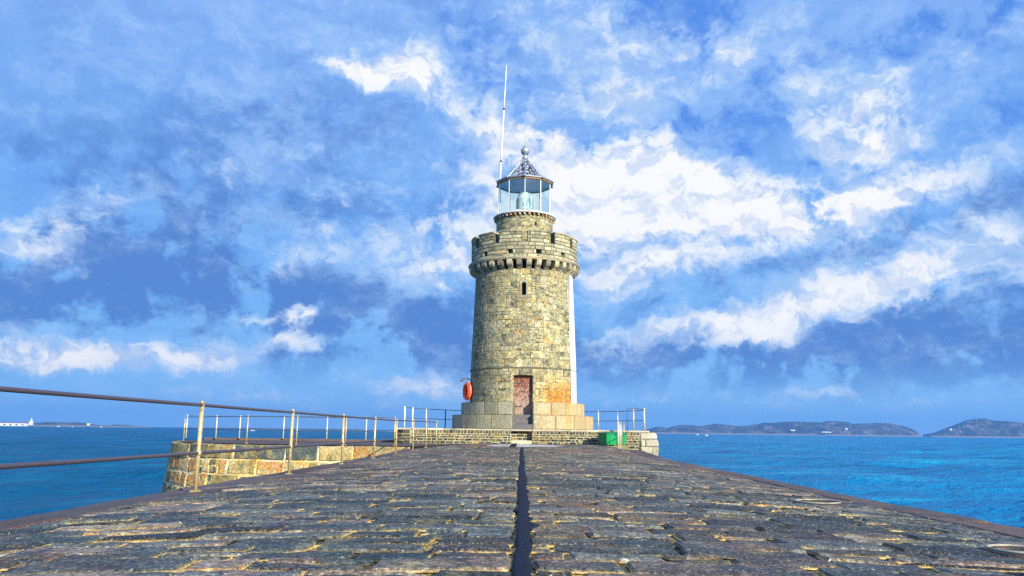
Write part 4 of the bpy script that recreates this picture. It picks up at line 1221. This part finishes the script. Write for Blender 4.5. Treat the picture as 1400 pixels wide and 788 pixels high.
# long white quayside shed and pointed tower on the left shore
q = at(-20, 580.6, 3150)
sh = empty('long_shed', (q.x, 3150, q.z - 2), 'long white shed with a reddish roof on the far left shore', 'warehouse')
MB().box(-170, 167, -12, 12, -4, 8.5).build('wall', M_white, sh)
MB().add([(-171, -13, 9.05), (168, -13, 9.05), (168, 13, 9.05), (-171, 13, 9.05), (-171, 0, 12.2), (168, 0, 12.2)], [(0,1,5,4), (2,3,4,5), (0,4,3), (1,2,5), (3,2,1,0)]).build('roof', M_roofred, sh)
for k in range(14):
    MB().box(-160 + k * 24, -152 + k * 24, -12.2, -11.9, 0, 5).build('doorway', M_winf, sh)
q = at(42.5, 580.4, 3150)
tw2 = empty('pointed_tower', (q.x, 3150, q.z), 'pale pointed tower beside the long white shed on the left shore', 'tower')
tw2.scale = (.8, .8, .78)
MB().box(-7, 7, -7, 7, -4, 12).build('base', M_white, tw2)
MB().add([(-5, -5, 12.02), (5, -5, 12.02), (5, 5, 12.02), (-5, 5, 12.02), (-2.5, -2.5, 24), (2.5, -2.5, 24), (2.5, 2.5, 24), (-2.5, 2.5, 24)], [(0,1,5,4), (1,2,6,5), (2,3,7,6), (3,0,4,7), (4,5,6,7)]).build('shaft', M_white, tw2)
MB().add([(-2, -2, 24.02), (2, -2, 24.02), (2, 2, 24.02), (-2, 2, 24.02), (0, 0, 34)], [(0,1,4), (1,2,4), (2,3,4), (3,0,4)]).build('spire', M_white, tw2)

# ------------------------------------------------------------------ boats
M_hull = simple('white_gelcoat', (.85,.86,.86), .25, 0, .03, 1)
def boat(px, D, L, label, rot):
    q = at(px, 590, D)
    e = empty('motor_boat', (q.x, D, SEA), label, 'boat', 'small white boats on the open sea', rot)
    V = []; ns = 9
    for i in range(ns):
        f = i / (ns - 1); x = (f - .5) * L; b = .17 * L * (1 - max(0, f - .45) ** 2 * 3.2)
        b = max(b, .02); V += [(x, -b, .9 + .7 * f * f), (x, -b * .75, -.3), (x, b * .75, -.3), (x, b, .9 + .7 * f * f)]
    F = [(i*4+k, (i+1)*4+k, (i+1)*4+(k+1) % 4, i*4+(k+1) % 4) for i in range(ns-1) for k in range(4)] + [(0,1,2,3), tuple((ns-1)*4+k for k in (3,2,1,0))]
    MB().add(V, F).build('hull', M_hull, e)
    MB().add([(-.25*L, -.1*L, .95), (.18*L, -.08*L, .95), (.18*L, .08*L, .95), (-.25*L, .1*L, .95), (-.22*L, -.08*L, 2.6), (.06*L, -.07*L, 2.6), (.06*L, .07*L, 2.6), (-.22*L, .08*L, 2.6)],
             [(0,1,5,4), (1,2,6,5), (2,3,7,6), (3,0,4,7), (4,5,6,7)]).build('cabin', M_hull, e)
    MB().add([(.185*L, -.075*L, 1.2), (.185*L, .075*L, 1.2), (.075*L, .065*L, 2.45), (.075*L, -.065*L, 2.45)], [(0,1,2,3)]).build('windscreen', M_winf, e)
boat(345.5, 1500, 8, 'small white boat on the horizon between the posts of the left railing', R(15))
boat(953.5, 2600, 9, 'white boat nearest the horizon, right of the platform', R(200))
boat(966, 1700, 7, 'little white boat just below and right of the other one, right of the platform', R(20))
boat(79, 2850, 12, 'white boat below the left headland, nearer to the pale tower', R(10))
boat(98, 2850, 8, 'white boat below the left headland, middle one of three', R(170))
boat(138, 2850, 8, 'white boat off the tip of the left headland', R(20))

# ------------------------------------------------------------------ air
M_haze = bpy.data.materials.new('sea_haze'); M_haze.use_nodes = True
t = T(M_haze.node_tree)
pv = t.n('ShaderNodeVolumePrincipled'); pv.inputs['Color'].default_value = (.13, .42, 1.0, 1)
pv.inputs['Density'].default_value = 1.5e-4; pv.inputs['Anisotropy'].default_value = 0.1
out = t.n('ShaderNodeOutputMaterial'); t.t.links.new(pv.outputs[0], out.inputs['Volume'])
hz = MB().box(-6150, 6150, -6150, 6150, -9.5, 130).build('haze', M_haze)
tag(hz, kind='stuff')
